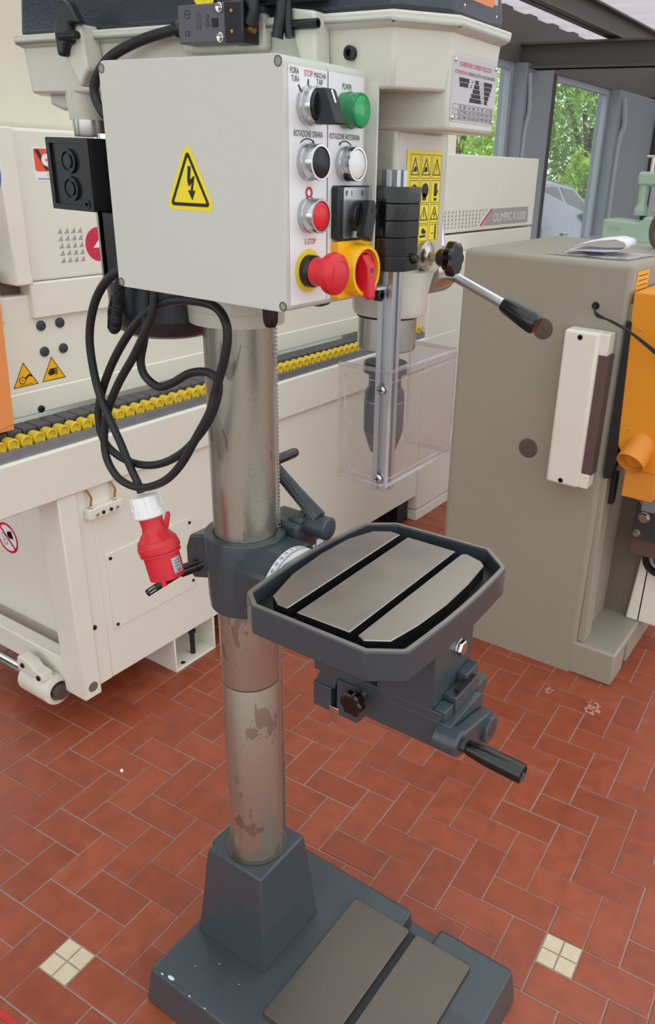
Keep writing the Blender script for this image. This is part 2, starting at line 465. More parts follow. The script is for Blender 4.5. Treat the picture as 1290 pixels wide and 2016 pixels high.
for r in range(-26, 64):
    for c in range(-40, 34):
        k = (c-r-1) % 4
        if k == 0: spots.append((c, r, 0))                       # lying tile: cells c, c+1
        elif k == 3 and (c, r) not in inserts: spots.append((c, r, 1))   # standing tile: cells r, r+1
def gpos(c, r): return GO+gi*c+gj*r
vis = []; rest = []
for (c, r, kind) in spots:
    w_, h_ = (2, 1) if kind == 0 else (1, 2)
    ctr = gpos(c+w_/2, r+h_/2)
    if not (-2.15 < ctr.x < 2.2 and -1.6 < ctr.y < 4.8): continue
    pr = project((ctr.x, ctr.y, 0))
    under = -.06 < ctr.x < .42 and -.15 < ctr.y < .12
    hidden = ctr.x < -.95 and ctr.y > .35
    hid2 = -.3 < ctr.x < .25 and ctr.y > 1.4 or (ctr.y > 1.0 and ctr.x < -.6)
    if pr and -30 < pr[0] < 1320 and 1080 < pr[1] < 2060 and not under and not hidden and not hid2: vis.append((pr[2], c, r, kind))
    else: rest.append((c, r, kind))
vis.sort()
rest += [t[1:] for t in vis[300:]]
vis = vis[:300]
rng = random.Random(3)
def put_tile(me, c, r, ang=0., name='tile'):
    o = bpy.data.objects.new(name, me); COL.objects.link(o); o.parent = floor
    p = gpos(c, r); o.location = (p.x, p.y, rng.uniform(-.0005, .0004)); o.rotation_euler = (0, 0, GR)
    return o
for (d, c, r, kind) in vis: put_tile(VAR[rng.randrange(3)][kind][1], c, r)
for (c, r) in sorted(inserts):
    put_tile(HALF[1], c, r+1)
    for a in (0, .5):
        for b in (0, .5): put_tile(MOS[1], c+a, r+b, name='mosaic_tile')
mb = MB(); cg, sg_ = math.cos(GR), math.sin(GR)
for (c, r, kind) in rest:
    src = VAR[rng.randrange(3)][kind][0]; p = gpos(c, r); dz = rng.uniform(-.0004, .0003)
    mb.add([(p.x+x*cg-y*sg_, p.y+x*sg_+y*cg, z+dz) for x, y, z in src.v], src.f)
o = bpy.data.objects.new('tiles_beyond', mb.mesh('tiles_beyond', 'terracotta', smooth=0, merge=False)); COL.objects.link(o); o.parent = floor; o['kind'] = 'stuff'
# worn red line painted across the tiles in the near left corner
pl = Print((0, 0, 0), X, Y, .0007)
a = gpos(-14, -10.35); b = gpos(-2, -10.2)
pl.line(a.x, a.y, b.x, b.y, .012); pl.out('painted_line', 'line_red', floor)

ground = struct(MB().box(-30, -2.35, -20, 40, -.3, -.1).box(-2.35, 30, 9.6, 40, -.3, -.1).box(4.2, 30, -20, 9.6, -.3, -.1).box(-2.35, 4.2, -20, -3.6, -.3, -.1).build('ground', 'asphalt'))

# wall with windows runs behind the edge bander (parallel to it)
WX = -2.2
wall = struct(MB().box(WX-.12, WX, -3.6, 9.6, -.1, .22).build('wall_left', 'wall_grey'))
MB().box(WX-.12, WX, -3.6, 9.6, 2.27, 2.62).build('lintel', 'beam', wall, bevel=.004)
wy = [(-2.35, -.85), (-.2, 1.3), (1.95, 3.45), (4.1, 5.62), (6.43, 7.95)]
edges = [-3.6]+[e for p_ in wy for e in p_]+[9.6]
for k in range(0, len(edges), 2):
    a, b = edges[k], edges[k+1]
    if b-a < .05: continue
    MB().box(WX-.14, WX+.09, a, b if b > 9 else b-.25, -.1, 2.27).build('pillar', 'wall_grey', wall, bevel=.006)
    if b < 9:
        MB().box(WX-.1, WX+.02, b-.25, b, -.1, 2.27).build('mullion', 'frame_dark', wall, bevel=.004)
for n_, (a, b) in enumerate(wy):
    wn = struct(MB().ring([(a, .22), (b, .22), (b, 2.27), (a, 2.27)], [(a+.05, .27), (b-.06, .27), (b-.06, 2.22), (a+.05, 2.22)], 'x', WX-.07, WX-.02).build('window_%d' % (n_+1), 'frame_light'))
    MB().box(WX-.05, WX-.044, a+.04, b-.05, .26, 2.23).build('pane', 'window_glass', wn)
MB().tube(catmull([(WX+.1, 5.66, 2.2), (WX+.11, 5.69, 1.95), (WX+.1, 5.66, 1.75), (WX+.1, 5.66, 1.2)], 6), .018, 10).build('conduit', 'frame_light', wall)
MB().tube(catmull([(WX+.1, 8.05, 2.2), (WX+.12, 8.1, 1.95), (WX+.1, 8.05, 1.75), (WX+.1, 8.05, .9)], 6), .03, 10).build('conduit', 'frame_light', wall)
MB().box(WX-.02, WX+.14, 9.3, 9.42, -.1, 2.3).build('door_post', 'frame_dark', wall, bevel=.004)
back = struct(MB().box(WX, 4.2, 9.6, 9.604, -.1, 2.62).build('wall_back', 'roof_sheet'))  # translucent sheet used for this wall to bring light into the rear hall
for k in range(6): MB().box(WX+k*1.2-.03, WX+k*1.2+.03, 9.56, 9.6, -.1, 2.62).build('wall_post', 'frame_light', back)

SKX0, SKX1, SKY0, SKY1 = -1.0, 3.7, -3.3, 3.3                     # unseen glazed roof opening, added to light the hall from above
ceil_ = struct(MB().ring([(-2.3, -3.6), (4.2, -3.6), (4.2, 3.4), (-2.3, 3.4)], [(SKX0, SKY0), (SKX1, SKY0), (SKX1, SKY1), (SKX0, SKY1)], 'z', 2.66, 2.68).build('ceiling', 'roof_sheet'))
for k in range(5):
    yb = SKY0+(SKY1-SKY0)*k/4
    MB().box(SKX0, SKX1, yb-.03, yb+.03, 2.66, 2.76).build('added_skylight_bar', 'frame_light', ceil_)
MB().box(SKX0, SKX1, SKY0, SKY1, 2.7, 2.706).build('added_skylight_pane', 'added_skylight_glass', ceil_)
zz = []                                                        # folded translucent sheet over the rear of the hall
for k in range(14):
    y0 = 3.4+k*.46
    zz += [(y0, 2.66), (y0+.2, 2.66), (y0+.23, 2.6), (y0+.43, 2.6)]
zz.append((9.84, 2.66)); mzz = MB(); nz_ = len(zz)
mzz.add([(-2.3, y, z) for y, z in zz]+[(4.2, y, z) for y, z in zz], [[i_, i_+1, nz_+i_+1, nz_+i_] for i_ in range(nz_-1)])
mzz.build('roof_sheet', 'roof_sheet', ceil_, smooth=0)
tb = struct(MB().box(-2.2, 4.1, 5.72, 5.8, 2.235, 2.41).box(-2.2, 4.1, 5.66, 5.86, 2.395, 2.41).box(-2.2, 4.1, 5.66, 5.86, 2.235, 2.25).build('trim_1', 'beam'))
for n_, xb in enumerate((-1.5, 1.2)):
    y9 = -3.5 if n_ == 0 else 3.4
    struct(MB().box(xb-.005, xb+.005, y9, 9.5, 2.43, 2.58).box(xb-.06, xb+.06, y9, 9.5, 2.43, 2.442).box(xb-.06, xb+.06, y9, 9.5, 2.568, 2.58).build('trim_%d' % (n_+2), 'beam'))

# ================================================================== OUTSIDE
def tree(loc, h, rx, rz, n, mat, label, seed):
    rg = random.Random(seed)
    t = thing('tree', label, 'tree', loc, 'trees behind the windows')
    m = MB(); x0, y0, z0 = loc
    m.tube(catmull([(x0, y0, z0), (x0+.1, y0+.05, z0+h*.3), (x0, y0+.1, z0+h*.6)], 5), .11, 8)
    for k in range(5):
        a = rg.uniform(0, 6.3)
        m.tube([(x0+.05, y0+.05, z0+h*.35), (x0+math.cos(a)*rx*.6, y0+math.sin(a)*rx*.6, z0+h*(.5+.08*k))], .04, 6)
    m.build('trunk', 'bark', t)
    f = MB()
    for k in range(n):
        u = Vector((rg.gauss(0, 1), rg.gauss(0, 1), rg.gauss(0, 1))).normalized()*rg.uniform(.45, 1)**.6
        b = 1+.22*math.sin(u.x*7+seed)*math.sin(u.y*6+u.z*5)
        c = Vector((x0+u.x*rx*b, y0+u.y*rx*b, z0+h-rz+u.z*rz*b))
        if c.z < .05: continue
        s = rg.uniform(.045, .085)
        d = Vector((rg.uniform(-1, 1), rg.uniform(-1, 1), rg.uniform(-.7, .5))).normalized(); e = frame(d)[0]
        f.add([c-d*s, c+e*s*.45, c+d*s, c-e*s*.45], [[0, 1, 2, 3]])
    me = bpy.data.meshes.new('foliage'); me.from_pydata([tuple(v) for v in f.v], [], f.f); me.materials.append(MATS[mat])
    o = bpy.data.objects.new('foliage', me); COL.objects.link(o); attach(o, t)
tree((-4.5, 13.9, -.1), 3.8, 1.05, 1.5, 9000, 'leaf_b', 'dark green leafy tree seen through the left half of the wide window', 1)
tree((-4.9, 17.0, -.1), 4.6, 1.4, 1.8, 9000, 'leaf_b', 'tall dark green tree seen through the upper right of the wide window', 2)
tree((-8.3, 18.8, -.1), 4.6, 1.6, 2.1, 9000, 'leaf_c', 'pale yellow-green tree furthest behind the wide window', 3)
tree((-3.75, 12.15, -.1), 1.95, .55, .85, 6000, 'leaf_a', 'bright green shrub just behind the parked car', 4)
tree((-5.75, 11.0, -.1), 3.5, .95, 1.6, 9000, 'leaf_a', 'bright green tree seen in the narrow window beside the drill head', 5)
tree((-8.0, 14.0, -.1), 4.4, 1.4, 1.9, 9000, 'leaf_c', 'pale green tree standing behind the narrow window', 8)


# parked hatchback (long axis along the wall); body from cross-sections
car = thing('car', 'silver-blue hatchback parked outside behind the window', 'car', (-3.75, 9.4, -.1))
cx0, cy0, cz0 = -3.75, 9.4, -.1
side = [(-1.95, .35), (-1.97, .62), (-1.9, .9), (-1.75, 1.02), (-1.55, 1.25), (-1.2, 1.43), (-.4, 1.5), (.35, 1.44), (1.0, 1.02), (1.75, .88), (1.97, .7), (1.97, .35)]
b = MB()
def carsec(wf, pts, s0, s1):
    n = len(pts)
    va = [(cx0+s0*wf(z), cy0+y, cz0+z) for y, z in pts]; vb = [(cx0+s1*wf(z), cy0+y, cz0+z) for y, z in pts]
    return va+vb, [list(range(n)), list(range(n, 2*n))[::-1]]+[[i, n+i, n+(i+1) % n, (i+1) % n] for i in range(n)]
wf = lambda z: .86 if z < .95 else .86-.32*(z-.95)/.55
b.add(*carsec(wf, side, -1, 1)); b.build('body', 'car_paint', car, bevel=.05, seg=3)
for sx in (-1, 1):
    for pts in ([(-1.52, 1.03), (-1.4, 1.26), (-1.1, 1.36), (-1.02, 1.03)], [(-.96, 1.03), (-1.03, 1.37), (-.4, 1.42), (-.2, 1.41), (-.18, 1.03)], [(-.1, 1.03), (-.1, 1.41), (.3, 1.37), (.8, 1.04)]):
        g = MB(); n = len(pts)
        g.add([(cx0+sx*(wf(z)+.006), cy0+y, cz0+z) for y, z in pts]+[(cx0+sx*(wf(z)-.02), cy0+y, cz0+z) for y, z in pts], [list(range(n)), list(range(n, 2*n))[::-1]]+[[i, (i+1) % n, n+(i+1) % n, n+i] for i in range(n)])
        g.build('side_window', 'car_glass', car)
    for yy in (-1.25, 1.25):
        wh = MB().lathe((cx0+sx*.86, cy0+yy, cz0+.31), (sx, 0, 0), [(-.2, .31), (-.02, .31), (.0, .29), (.0, .2), (-.02, .19), (-.02, .02)], 24).build('wheel', 'black_rubber', car)
    MB().box(cx0+sx*.9-.06, cx0+sx*.9+.06, cy0+.45, cy0+.62, cz0+1.0, cz0+1.13).build('door_mirror', 'car_paint', car, bevel=.03)
    MB().box(cx0+sx*.83-.05, cx0+sx*.83+.05, cy0-1.96, cy0-1.75, cz0+.8, cz0+.97).build('tail_light', 'red', car, bevel=.02)
    MB().box(cx0+sx*.865-.012, cx0+sx*.865+.012, cy0-.55, cy0-.38, cz0+.88, cz0+.91).build('door_handle', 'chrome', car, bevel=.005)
MB().add([(cx0-.6, cy0-1.78, cz0+1.05), (cx0+.6, cy0-1.78, cz0+1.05), (cx0+.52, cy0-1.4, cz0+1.36), (cx0-.52, cy0-1.4, cz0+1.36)], [[0, 1, 2, 3]]).build('rear_window', 'car_glass', car)

# ================================================================== DRILL PRESS
dp = thing('drill_press', 'grey column drill press with light grey head and dark blue-grey base in the foreground', 'drill press', (0, 0, 0))
def star(mb, c, axis, r, h, lobes=7, n=70, depth=.16):
    u, v, a = frame(axis); c = Vector(c)
    prof = [(0, .86), (h*.2, 1), (h*.8, 1), (h, .82)]
    vs = []; fs = []
    for hh, k in prof:
        for i in range(n):
            t = 2*PI*i/n; rr = r*k*(1-depth*(.5-.5*math.cos(lobes*t))**1.5)
            vs.append(c+a*hh+(u*math.cos(t)+v*math.sin(t))*rr)
    for i in range(3):
        for j in range(n): fs.append([i*n+j, i*n+(j+1) % n, (i+1)*n+(j+1) % n, (i+1)*n+j])
    fs += [list(range(n))[::-1], list(range(3*n, 4*n))]
    mb.add(vs, fs)
def hexa(mb, c, axis, r, h):
    mb.lathe(c, axis, [(0, r), (h*.75, r), (h, r*.86)], 6); return mb

# --- base
base = MB()
tp = [(-.104, -.202), (.481, -.2), (.481, .196), (.318, .196), (.318, .15), (.249, .15), (.249, .198), (-.104, .202)]
bt = [(-.114, -.212), (.491, -.21), (.491, .206), (.318, .206), (.318, .15), (.249, .15), (.249, .208), (-.114, .212)]
base.frus(bt, tp, .0, .09)
base = base.build('base', 'blue_grey', dp, bevel=.007, seg=3)
MB().box(.245, .322, .149, .2, .012, .055).build('slot_floor', 'blue_grey', base, bevel=.003)
MB().cyl((.293, .168, .0545), (.293, .168, .0556), .0085).build('bolt_hole', 'black_and_shade', base)  # flat dark disc paints the shade inside the hole
for a, b_ in ((.137, .2705), (.2875, .41)):
    m = MB(); po = rrect(a, b_, -.149, .149, .006); m.frus(offset(po, .003), po, .0895, .0995)
    m.build('base_plate', 'base_steel', base, bevel=.0012)
MB().box(.2705, .2875, -.15, .15, .0895, .0915).build('base_slot', 'black_and_shade', base)  # flat black strip paints the shade of the slot, no channel is cut
m = MB()
for (px_, py_, r_) in ((-.055, -.193, .006), (-.075, -.197, .0025), (.0, -.199, .002), (.04, -.2, .0018), (-.035, -.15, .0012), (.0, -.12, .0015), (.06, -.13, .0012)):
    m.sph((px_, py_, .0902), r_, 8, 1.4, .6, .12)
o = m.build('paint_chips', 'chip_white', base); o['kind'] = 'stuff'
ped = MB().frus([(-.088, -.088), (.086, -.088), (.086, .084), (-.088, .084)], [(-.066, -.066), (.066, -.066), (.066, .064), (-.066, .064)], .088, .3065)
ped.frus([(-.118, -.05), (-.07, -.05), (-.07, .05), (-.118, .05)], [(-.094, -.045), (-.06, -.045), (-.06, .045), (-.094, .045)], .088, .262)
ped.frus([(-.082, -.045), (-.06, -.045), (-.06, .05), (-.082, .05)], [(-.078, -.045), (-.06, -.045), (-.06, .05), (-.078, .05)], .262, .302)
ped = ped.build('pedestal', 'blue_grey', dp, bevel=.004, seg=3)
MB().lathe((0, 0, .3), Z, [(0, .0585), (.0085, .0585), (.0085, .05), (0, .05)], 40, True).build('socket_ring', 'base_steel', ped)

# --- column
col = MB().lathe((0, 0, 0), Z, [(.29, .05), (.6975, .05), (.699, .0493), (.7005, .0493), (.702, .0503), (.855, .0503), (.86, .05), (1.36, .05)], 64).build('column', 'column_steel', dp, smooth=30)
MB().lathe((0, 0, .6983), Z, [(0, .0497), (.0022, .0497), (.0022, .0492), (0, .0492)], 48, True).build('weld_line', 'rust', col)
ra = math.radians(52); rx_, ry_ = math.cos(ra), math.sin(ra)
m = MB()
def rbox(m, r0, r1, hw, z0, z1, c):
    cs, sn = c
    pts = [(r0*cs+hw*sn, r0*sn-hw*cs), (r1*cs+hw*sn, r1*sn-hw*cs), (r1*cs-hw*sn, r1*sn+hw*cs), (r0*cs-hw*sn, r0*sn+hw*cs)]
    m.frus(pts, pts, z0, z1)
rbox(m, .044, .0525, .007, .335, 1.31, (rx_, ry_))
for k in range(160): rbox(m, .0524, .0562, .007, .336+k*.0061, .3393+k*.0061, (rx_, ry_))
m.build('rack', 'steel', col, smooth=0)

# --- table bracket on the column
br = MB().lathe((0, 0, 0), Z, [(.851, .0515), (.851, .061), (.87, .0628), (.978, .0652), (.981, .064), (.981, .0515)], 56, True)
br = br.build('table_bracket', 'blue_grey', dp, smooth=40)
MB().box(-.002, .072, .042, .098, .938, .992).build('gear_housing', 'blue_grey', br, bevel=.006, seg=3)
MB().box(.045, .072, .05, .1, .985, 1.0).build('housing_lug', 'blue_grey', br, bevel=.004)
MB().prism([(-.052, .86), (.05, .86), (.066, .9), (.066, .945), (.04, .972), (-.03, .978), (-.066, .95), (-.068, .895)], 'x', .035, .1).build('swivel_flange', 'blue_grey', br, bevel=.005, seg=3)
MB().prism([(-.095, .875), (-.06, .885), (-.06, .965), (-.098, .955), (-.108, .93), (-.108, .9)], 'y', -.03, .03).build('clamp_lug', 'blue_grey', br, bevel=.004)
sw = MB().lathe((.1, -.012, .91), X, [(0, .0715), (.016, .0715), (.016, .05), (0, .05)], 64, True).build('angle_scale', 'label_white', br)
m = Print((.1, -.012, .91), Y, Z, .0003)
m = MB()
def onring(ang, x): return Vector((x, -.012+.0719*math.sin(ang), .91+.0719*math.cos(ang)))
for k in range(-45, 46):
    a = math.radians(k*1.0); lw = .007 if k % 5 == 0 else .0042
    p0, p1 = onring(a-.003, .1145), onring(a+.003, .1145)
    q0, q1 = onring(a-.003, .1145-lw), onring(a+.003, .1145-lw)
    m.add([p0, p1, q1, q0], [[0, 1, 2, 3]])
for k in (-40, -30, -20, -10, 0, 10, 20, 30, 40):
    a = math.radians(k); o_ = onring(a, .1025)
    tv = Vector((0, math.cos(a), -math.sin(a)))
    pr = Print(o_, tv, X, 0.0001); pr.text(str(abs(k)), 0, 0, .0052); m.add(pr.v, pr.f)
m.build('scale_marks', 'ink', br, smooth=0)
# clamp lever behind the column, pointing towards the viewer's left
L0, L1, L2 = Vector((-.072, -.022, .9085)), Vector((-.1001, -.0527, .8952)), Vector((-.136, -.095, .8607))
cl = MB().tube([L0+(L0-L1)*.25, L0, L0.lerp(L1, .3), L0.lerp(L1, .32), L1], [.0085, .0085, .0085, .0105, .0105], 16).build('clamp_lever', 'black_gloss', br)
m = MB().tube([L1.lerp(L0, .25), L1, L1.lerp(L2, .5), L2], [.0085, .0078, .0068, .0062], 14).build('lever_arm', 'black_plastic', br)
d_ = (L2-L1).normalized(); tw = (CAM-L2).normalized()
m = MB(); sv = d_.cross(tw).normalized()
for k in (-1, 0, 1): m.tube([L2-d_*.004+sv*.0028*k+tw*.0058, L2-d_*.016+sv*.0028*k+tw*.0061], .0006, 6)
m.build('lever_stripes', 'label_white', br)
sc_ = L1+tw*.0085
m = MB().lathe(sc_-tw*.004, tw, [(0, .0062), (.005, .0062), (.006, .005)], 18).build('lever_screw', 'steel_bright', br)
pr = Print(sc_, sv, d_, .0023); pr.rect(-.0034, .0034, -.0006, .0006); pr.rect(-.0006, .0006, -.0034, .0034); pr.out('screw_cross', 'ink', br)
# elevating crank on the far side
MB().lathe((.068, .078, .984), X, [(0, .0195), (.0405, .0195), (.043, .016)], 32).lathe((.06, .078, .984), X, [(0, .024), (.009, .024)], 32).build('crank_hub', 'blue_grey', br)
m = MB()
A0, A1 = Vector((.088, .078, .998)), Vector((-.012, .082, 1.068))
m.tube([A0, A0.lerp(A1, .5), A1], [.0135, .0105, .0095], 8)
m.sph(A1, .0125, 12); m.build('crank_arm', 'blue_grey', br)
m = MB(); e_ = (A0-A1).normalized(); nn = Vector((-e_.z, 0, e_.x))*.008
for sg2 in (-.55, .55): m.tube([A0+Vector((0, -.0115, 0))+nn*sg2, A1+Vector((0, -.009, 0))+nn*sg2], .0012, 6)
m.build('arm_ridges', 'blue_grey', br)
MB().tube([(-.008, .076, 1.0737), (-.006, .09, 1.0737), (-.005, .13, 1.0742), (-.005, .136, 1.0743)], [.0075, .0085, .0085, .007], 18).build('crank_handle', 'black_gloss', br)

# --- table
TZ = .974
arc = lambda p, q_, bx, n=7: [(p[0]+(q_[0]-p[0])*k/n+bx*math.sin(PI*k/n), p[1]+(q_[1]-p[1])*k/n) for k in range(n+1)]
outl = [(.158, -.163), (.344, -.1635), (.385, -.136)]+arc((.389, -.13), (.392, .145), .006, 6)+[(.388, .153), (.342, .194), (.172, .186), (.132, .155)]+arc((.128, .148), (.126, -.13), -.010, 6)+[(.128, -.14)]
inl = offset(outl, -.0085)
tbl = MB().ring(outl, inl, 'z', .929, TZ)
tbl = tbl.build('table', 'blue_grey', dp, bevel=.0022, seg=2, smooth=30)
m = MB(); m.frus(offset(outl, -.006), offset(outl, -.006), .929, .951); m.build('table_trough', 'black_and_shade', tbl)
m = MB(); m.ring(offset(outl, -.0012), offset(inl, .0008), 'z', TZ-.0002, TZ+.0004); m.build('rim_face', 'rim_steel', tbl)
plates = [
 [(.163, -.124), (.184, -.139), (.2005, -.139), (.2005, .15), (.182, .1505), (.158, .134), (.142, .085), (.1385, .02), (.145, -.06)],
 [(.2175, -.1395), (.3025, -.1375), (.3025, .151), (.2155, .149)],
 [(.3155, -.137), (.328, -.1425), (.357, -.1235), (.366, -.07), (.3705, .0), (.368, .07), (.3605, .135), (.351, .1445), (.322, .1535), (.3145, .147)]]
for po in plates:
    m = MB(); n = len(po)
    m.cur = 1; m.add([(x, y, .95) for x, y in po]+[(x, y, TZ-.0012) for x, y in po], [[i, (i+1) % n, n+(i+1) % n, n+i] for i in range(n)])
    q_ = offset(po, -.0012); m.cur = 0
    m.add([(x, y, TZ-.0012) for x, y in po]+[(x, y, TZ) for x, y in q_], [[i, (i+1) % n, n+(i+1) % n, n+i] for i in range(n)]+[list(range(n, 2*n))])
    m.build('table_plate', ['table_steel', 'black_and_shade'], tbl, smooth=0)
# --- cross slide under the table
sl_ = MB().box(.292, .386, -.05, .0625, .83, .931).build('slide_neck', 'blue_grey', dp, bevel=.0015)
hexa(MB(), (.386, .0175, .9005), X, .0125, .009).lathe((.3855, .0175, .9005), X, [(0, .0135), (.002, .0135)], 24).build('hex_bolt', 'steel_bright', sl_)
MB().box(.178, .4, -.05, .062, .816, .8305).build('slide_top', 'blue_grey', sl_, bevel=.001)
MB().prism([(-.05, .769), (.055, .769), (.055, .81), (.046, .816), (-.05, .816)], 'x', .236, .416).build('slide_bar', 'blue_grey', sl_, bevel=.0012)
MB().prism([(.178, .7925), (.189, .8165), (.222, .8165), (.216, .7925)], 'y', -.049, .05).build('dovetail', 'blue_grey', sl_, bevel=.001)
MB().box(.1775, .2115, -.052, .05, .751, .7935).build('jaw_block', 'blue_grey', sl_, bevel=.0015)
MB().box(.223, .2625, -.053, .05, .7515, .8165).build('jaw_block', 'blue_grey', sl_, bevel=.0015)
MB().box(.2105, .2275, -.0545, .045, .736, .7635).build('gib', 'steel_bright', sl_, bevel=.0008)
m = MB(); m.cyl((.268, -.049, .806), (.268, -.068, .806), .0045); m.build('knob_stud', 'steel_bright', sl_)
m = MB(); m.cyl((.266, -.058, .804), (.266, -.068, .804), .011); star(m, (.266, -.067, .804), -Y, .0205, .013, 6); m.build('star_knob', 'black_gloss', sl_)
# stepped dovetail end facing the front
for (x0_, x1_, y0_, y1_, z0_, z1_) in ((.386, .405, -.047, -.022, .816, .834), (.386, .407, -.02, .052, .816, .842), (.386, .402, .018, .058, .842, .858), (.386, .408, .05, .082, .8, .824), (.386, .404, .06, .082, .775, .8)):
    MB().box(x0_, x1_, y0_, y1_, z0_, z1_).build('dovetail_step', 'blue_grey', sl_, bevel=.0015)
MB().box(.3985, .4065, -.012, .038, .846, .8505).build('dovetail_gap', 'black_and_shade', sl_)  # solid dark bar paints the shade of the gap
MB().prism([(-.05, .776), (.038, .745), (.052, .752), (.052, .79), (.02, .798), (-.05, .812)], 'x', .416, .436).build('crank_web', 'blue_grey', sl_, bevel=.003)
MB().lathe((.398, -.05, .7955), X, [(0, .0195), (.034, .0195), (.037, .017)], 28).build('crank_boss', 'blue_grey', sl_)
MB().lathe((.42, .034, .7675), X, [(0, .0215), (.022, .0215), (.0235, .02)], 28).build('crank_boss', 'blue_grey', sl_)
MB().lathe((.4432, .034, .7675), X, [(0, .0095), (.0008, .0095)], 20).build('axle_end', 'base_steel', sl_)
hexa(MB(), (.4345, -.05, .7965), X, .0095, .01).build('grip_nut', 'black_plastic', sl_)
gx = Vector((1, .0, -.06)).normalized()
MB().lathe((.4435, -.05, .7965), gx, [(0, .0098), (.006, .0112), (.03, .0136), (.074, .0142), (.084, .0138), (.0855, .011), (.082, .0085), (.078, .0085)], 28).build('crank_grip', 'black_gloss', sl_)

# --- head casting
hc = MB().lathe((0, 0, 0), Z, [(1.3135, .0515), (1.3135, .0675), (1.331, .0685), (1.3318, .0675), (1.3328, .0675), (1.3336, .069), (1.42, .07), (1.42, .0515)], 56, True).build('column_collar', 'head_paint', dp, smooth=30)
hd = MB()
hd.box(-.06, .354, -.054, .054, 1.561, 1.64)
hd = hd.build('head_casting', 'head_paint', dp, bevel=.005, seg=3)
m = MB(); m.prism([(-.07, 1.405), (.286, 1.4), (.291, 1.41), (.291, 1.565), (-.07, 1.565)], 'y', -.05, .068); m.build('quill_housing', 'head_paint', hd, bevel=.006, seg=3)
m = MB(); m.lathe((.255, .004, 0), Z, [(1.356, .044), (1.361, .0468), (1.382, .0475), (1.405, .053), (1.41, .053)], 48); m.build('quill_collar', 'head_paint', hd, smooth=50)
tray = [(-.27, -.1), (.314, -.1), (.354, -.054), (.354, .054), (.314, .1), (-.27, .1), (-.31, .06), (-.31, -.06)]
m = MB(); m.frus(offset(tray, -.003), offset(tray, .001), 1.597, 1.652); m.frus(offset(tray, .001), offset(tray, .010), 1.65, 1.654); m.frus(offset(tray, .010), offset(tray, .012), 1.654, 1.6635)
m.build('belt_tray', 'head_paint', hd, bevel=.003, seg=2)
m = MB(); m.prism([(-.12, 1.6), (-.27, 1.6), (-.27, 1.585), (-.245, 1.578), (-.14, 1.58)], 'y', -.07, .07); m.build('motor_mount', 'head_paint', hd, bevel=.004)
cv = MB().frus(offset(tray, .002), offset(tray, -.012), 1.6635, 1.79).build('belt_cover', 'cover_blue', dp, bevel=.006, seg=3)
m = MB(); m.lathe((-.19, -.072, 0), Z, [(1.566, .024), (1.572, .0245), (1.6, .026)], 28); m.build('pin_boss', 'head_paint', hd)
m = MB(); m.lathe((-.186, -.072, 0), Z, [(1.5455, .0225), (1.549, .0232), (1.566, .0232)], 28); m.build('pin_ring', 'steel', hd)
m = MB(); m.cyl((-.17, -.078, 1.53), (-.17, -.078, 1.55), .0045); m.cyl((-.16, -.07, 1.525), (-.16, -.07, 1.55), .012); m.build('pin', 'steel_bright', hd)
# bracket fins that carry the latches
m = MB(); m.prism([(-.158, 1.668), (-.118, 1.668), (-.112, 1.62), (-.128, 1.6), (-.15, 1.632)], 'y', -.128, -.1); m.build('latch_bracket', 'head_paint', hd, bevel=.003)
m = MB(); m.prism([(.204, 1.668), (.236, 1.664), (.238, 1.61), (.222, 1.61), (.206, 1.646)], 'y', -.126, -.1); m.build('latch_bracket', 'head_paint', hd, bevel=.003)
def latch(xo, sgn):
    m = MB(); pts = [(xo, 1.694), (xo+.012, 1.69), (xo+.028, 1.667), (xo+.012, 1.666), (xo+.012, 1.648), (xo+.001, 1.645), (xo-.004, 1.633), (xo-.017, 1.634), (xo-.019, 1.662)]
    m.prism([(xo+(p[0]-xo)*sgn, p[1]) for p in pts], 'y', -.137, -.122)
    return m
latch(-.138, 1).build('cover_latch', 'black_plastic', cv, bevel=.004, seg=3)
m = MB(); m.cyl((-.142, -.14, 1.654), (-.108, -.14, 1.654), .0045); m.build('latch_pin', 'black_plastic', cv)
m = MB(); m.tube(catmull([(.222, -.135, 1.7), (.206, -.136, 1.68), (.202, -.137, 1.66), (.198, -.138, 1.64)], 6), [.0055]*13+[.006]*6, 12); m.tube(catmull([(.222, -.131, 1.7), (.208, -.131, 1.68), (.206, -.131, 1.66), (.209, -.131, 1.641)], 6), .005, 12)
m.build('cover_latch', 'black_plastic', cv)
m = MB(); m.lathe((.212, -.128, 1.6525), X, [(0, .0045), (.03, .0045), (.03, .003), (.027, .003)], 16); m.lathe((.19, -.128, 1.6525), X, [(0, .004), (.01, .004)], 14); m.build('latch_pin', 'black_plastic', cv)
m = MB(); m.box(.15, .235, -.118, -.098, 1.674, 1.694); m.build('hinge_block', 'black_plastic', cv, bevel=.003)
# badge on the front of the cover
pr = Print((.353, .002, 1.684), Y, Z, .0016); m = MB(); m.prism(rrect(-.037, .041, 1.6725, 1.745, .004), 'x', .3495, .3535); m.build('badge', 'silver_print', cv, smooth=0)
pr = Print((.3535, .002, 1.7095), Y, Z); pr.poly(rrect(-.03, .031, -.027, .03, .006)); pr.out('badge_field', 'badge_orange', cv)
pr = Print((.3535, .002, 1.7095), Y, Z, .0008); pr.poly([(-.002, -.022), (.012, -.022), (.028, .02), (.014, .02)]); pr.poly([(-.026, .02), (-.012, .02), (.004, -.012), (-.003, -.022)]); pr.out('badge_mark', 'dark_print', cv)
for y_ in (.0385, -.0345): MB().sph((.3535, y_, 1.6752), .0022, 8).build('rivet', 'steel_bright', cv)
# round yellow sticker on the side of the cover
pr = Print((.064, -.1005, 1.696), X, Z, .0012); pr.rim(0, 0, .0105, .0185); pr.disc(0, 0, .0065); pr.out('round_sticker', 'yellow', cv)

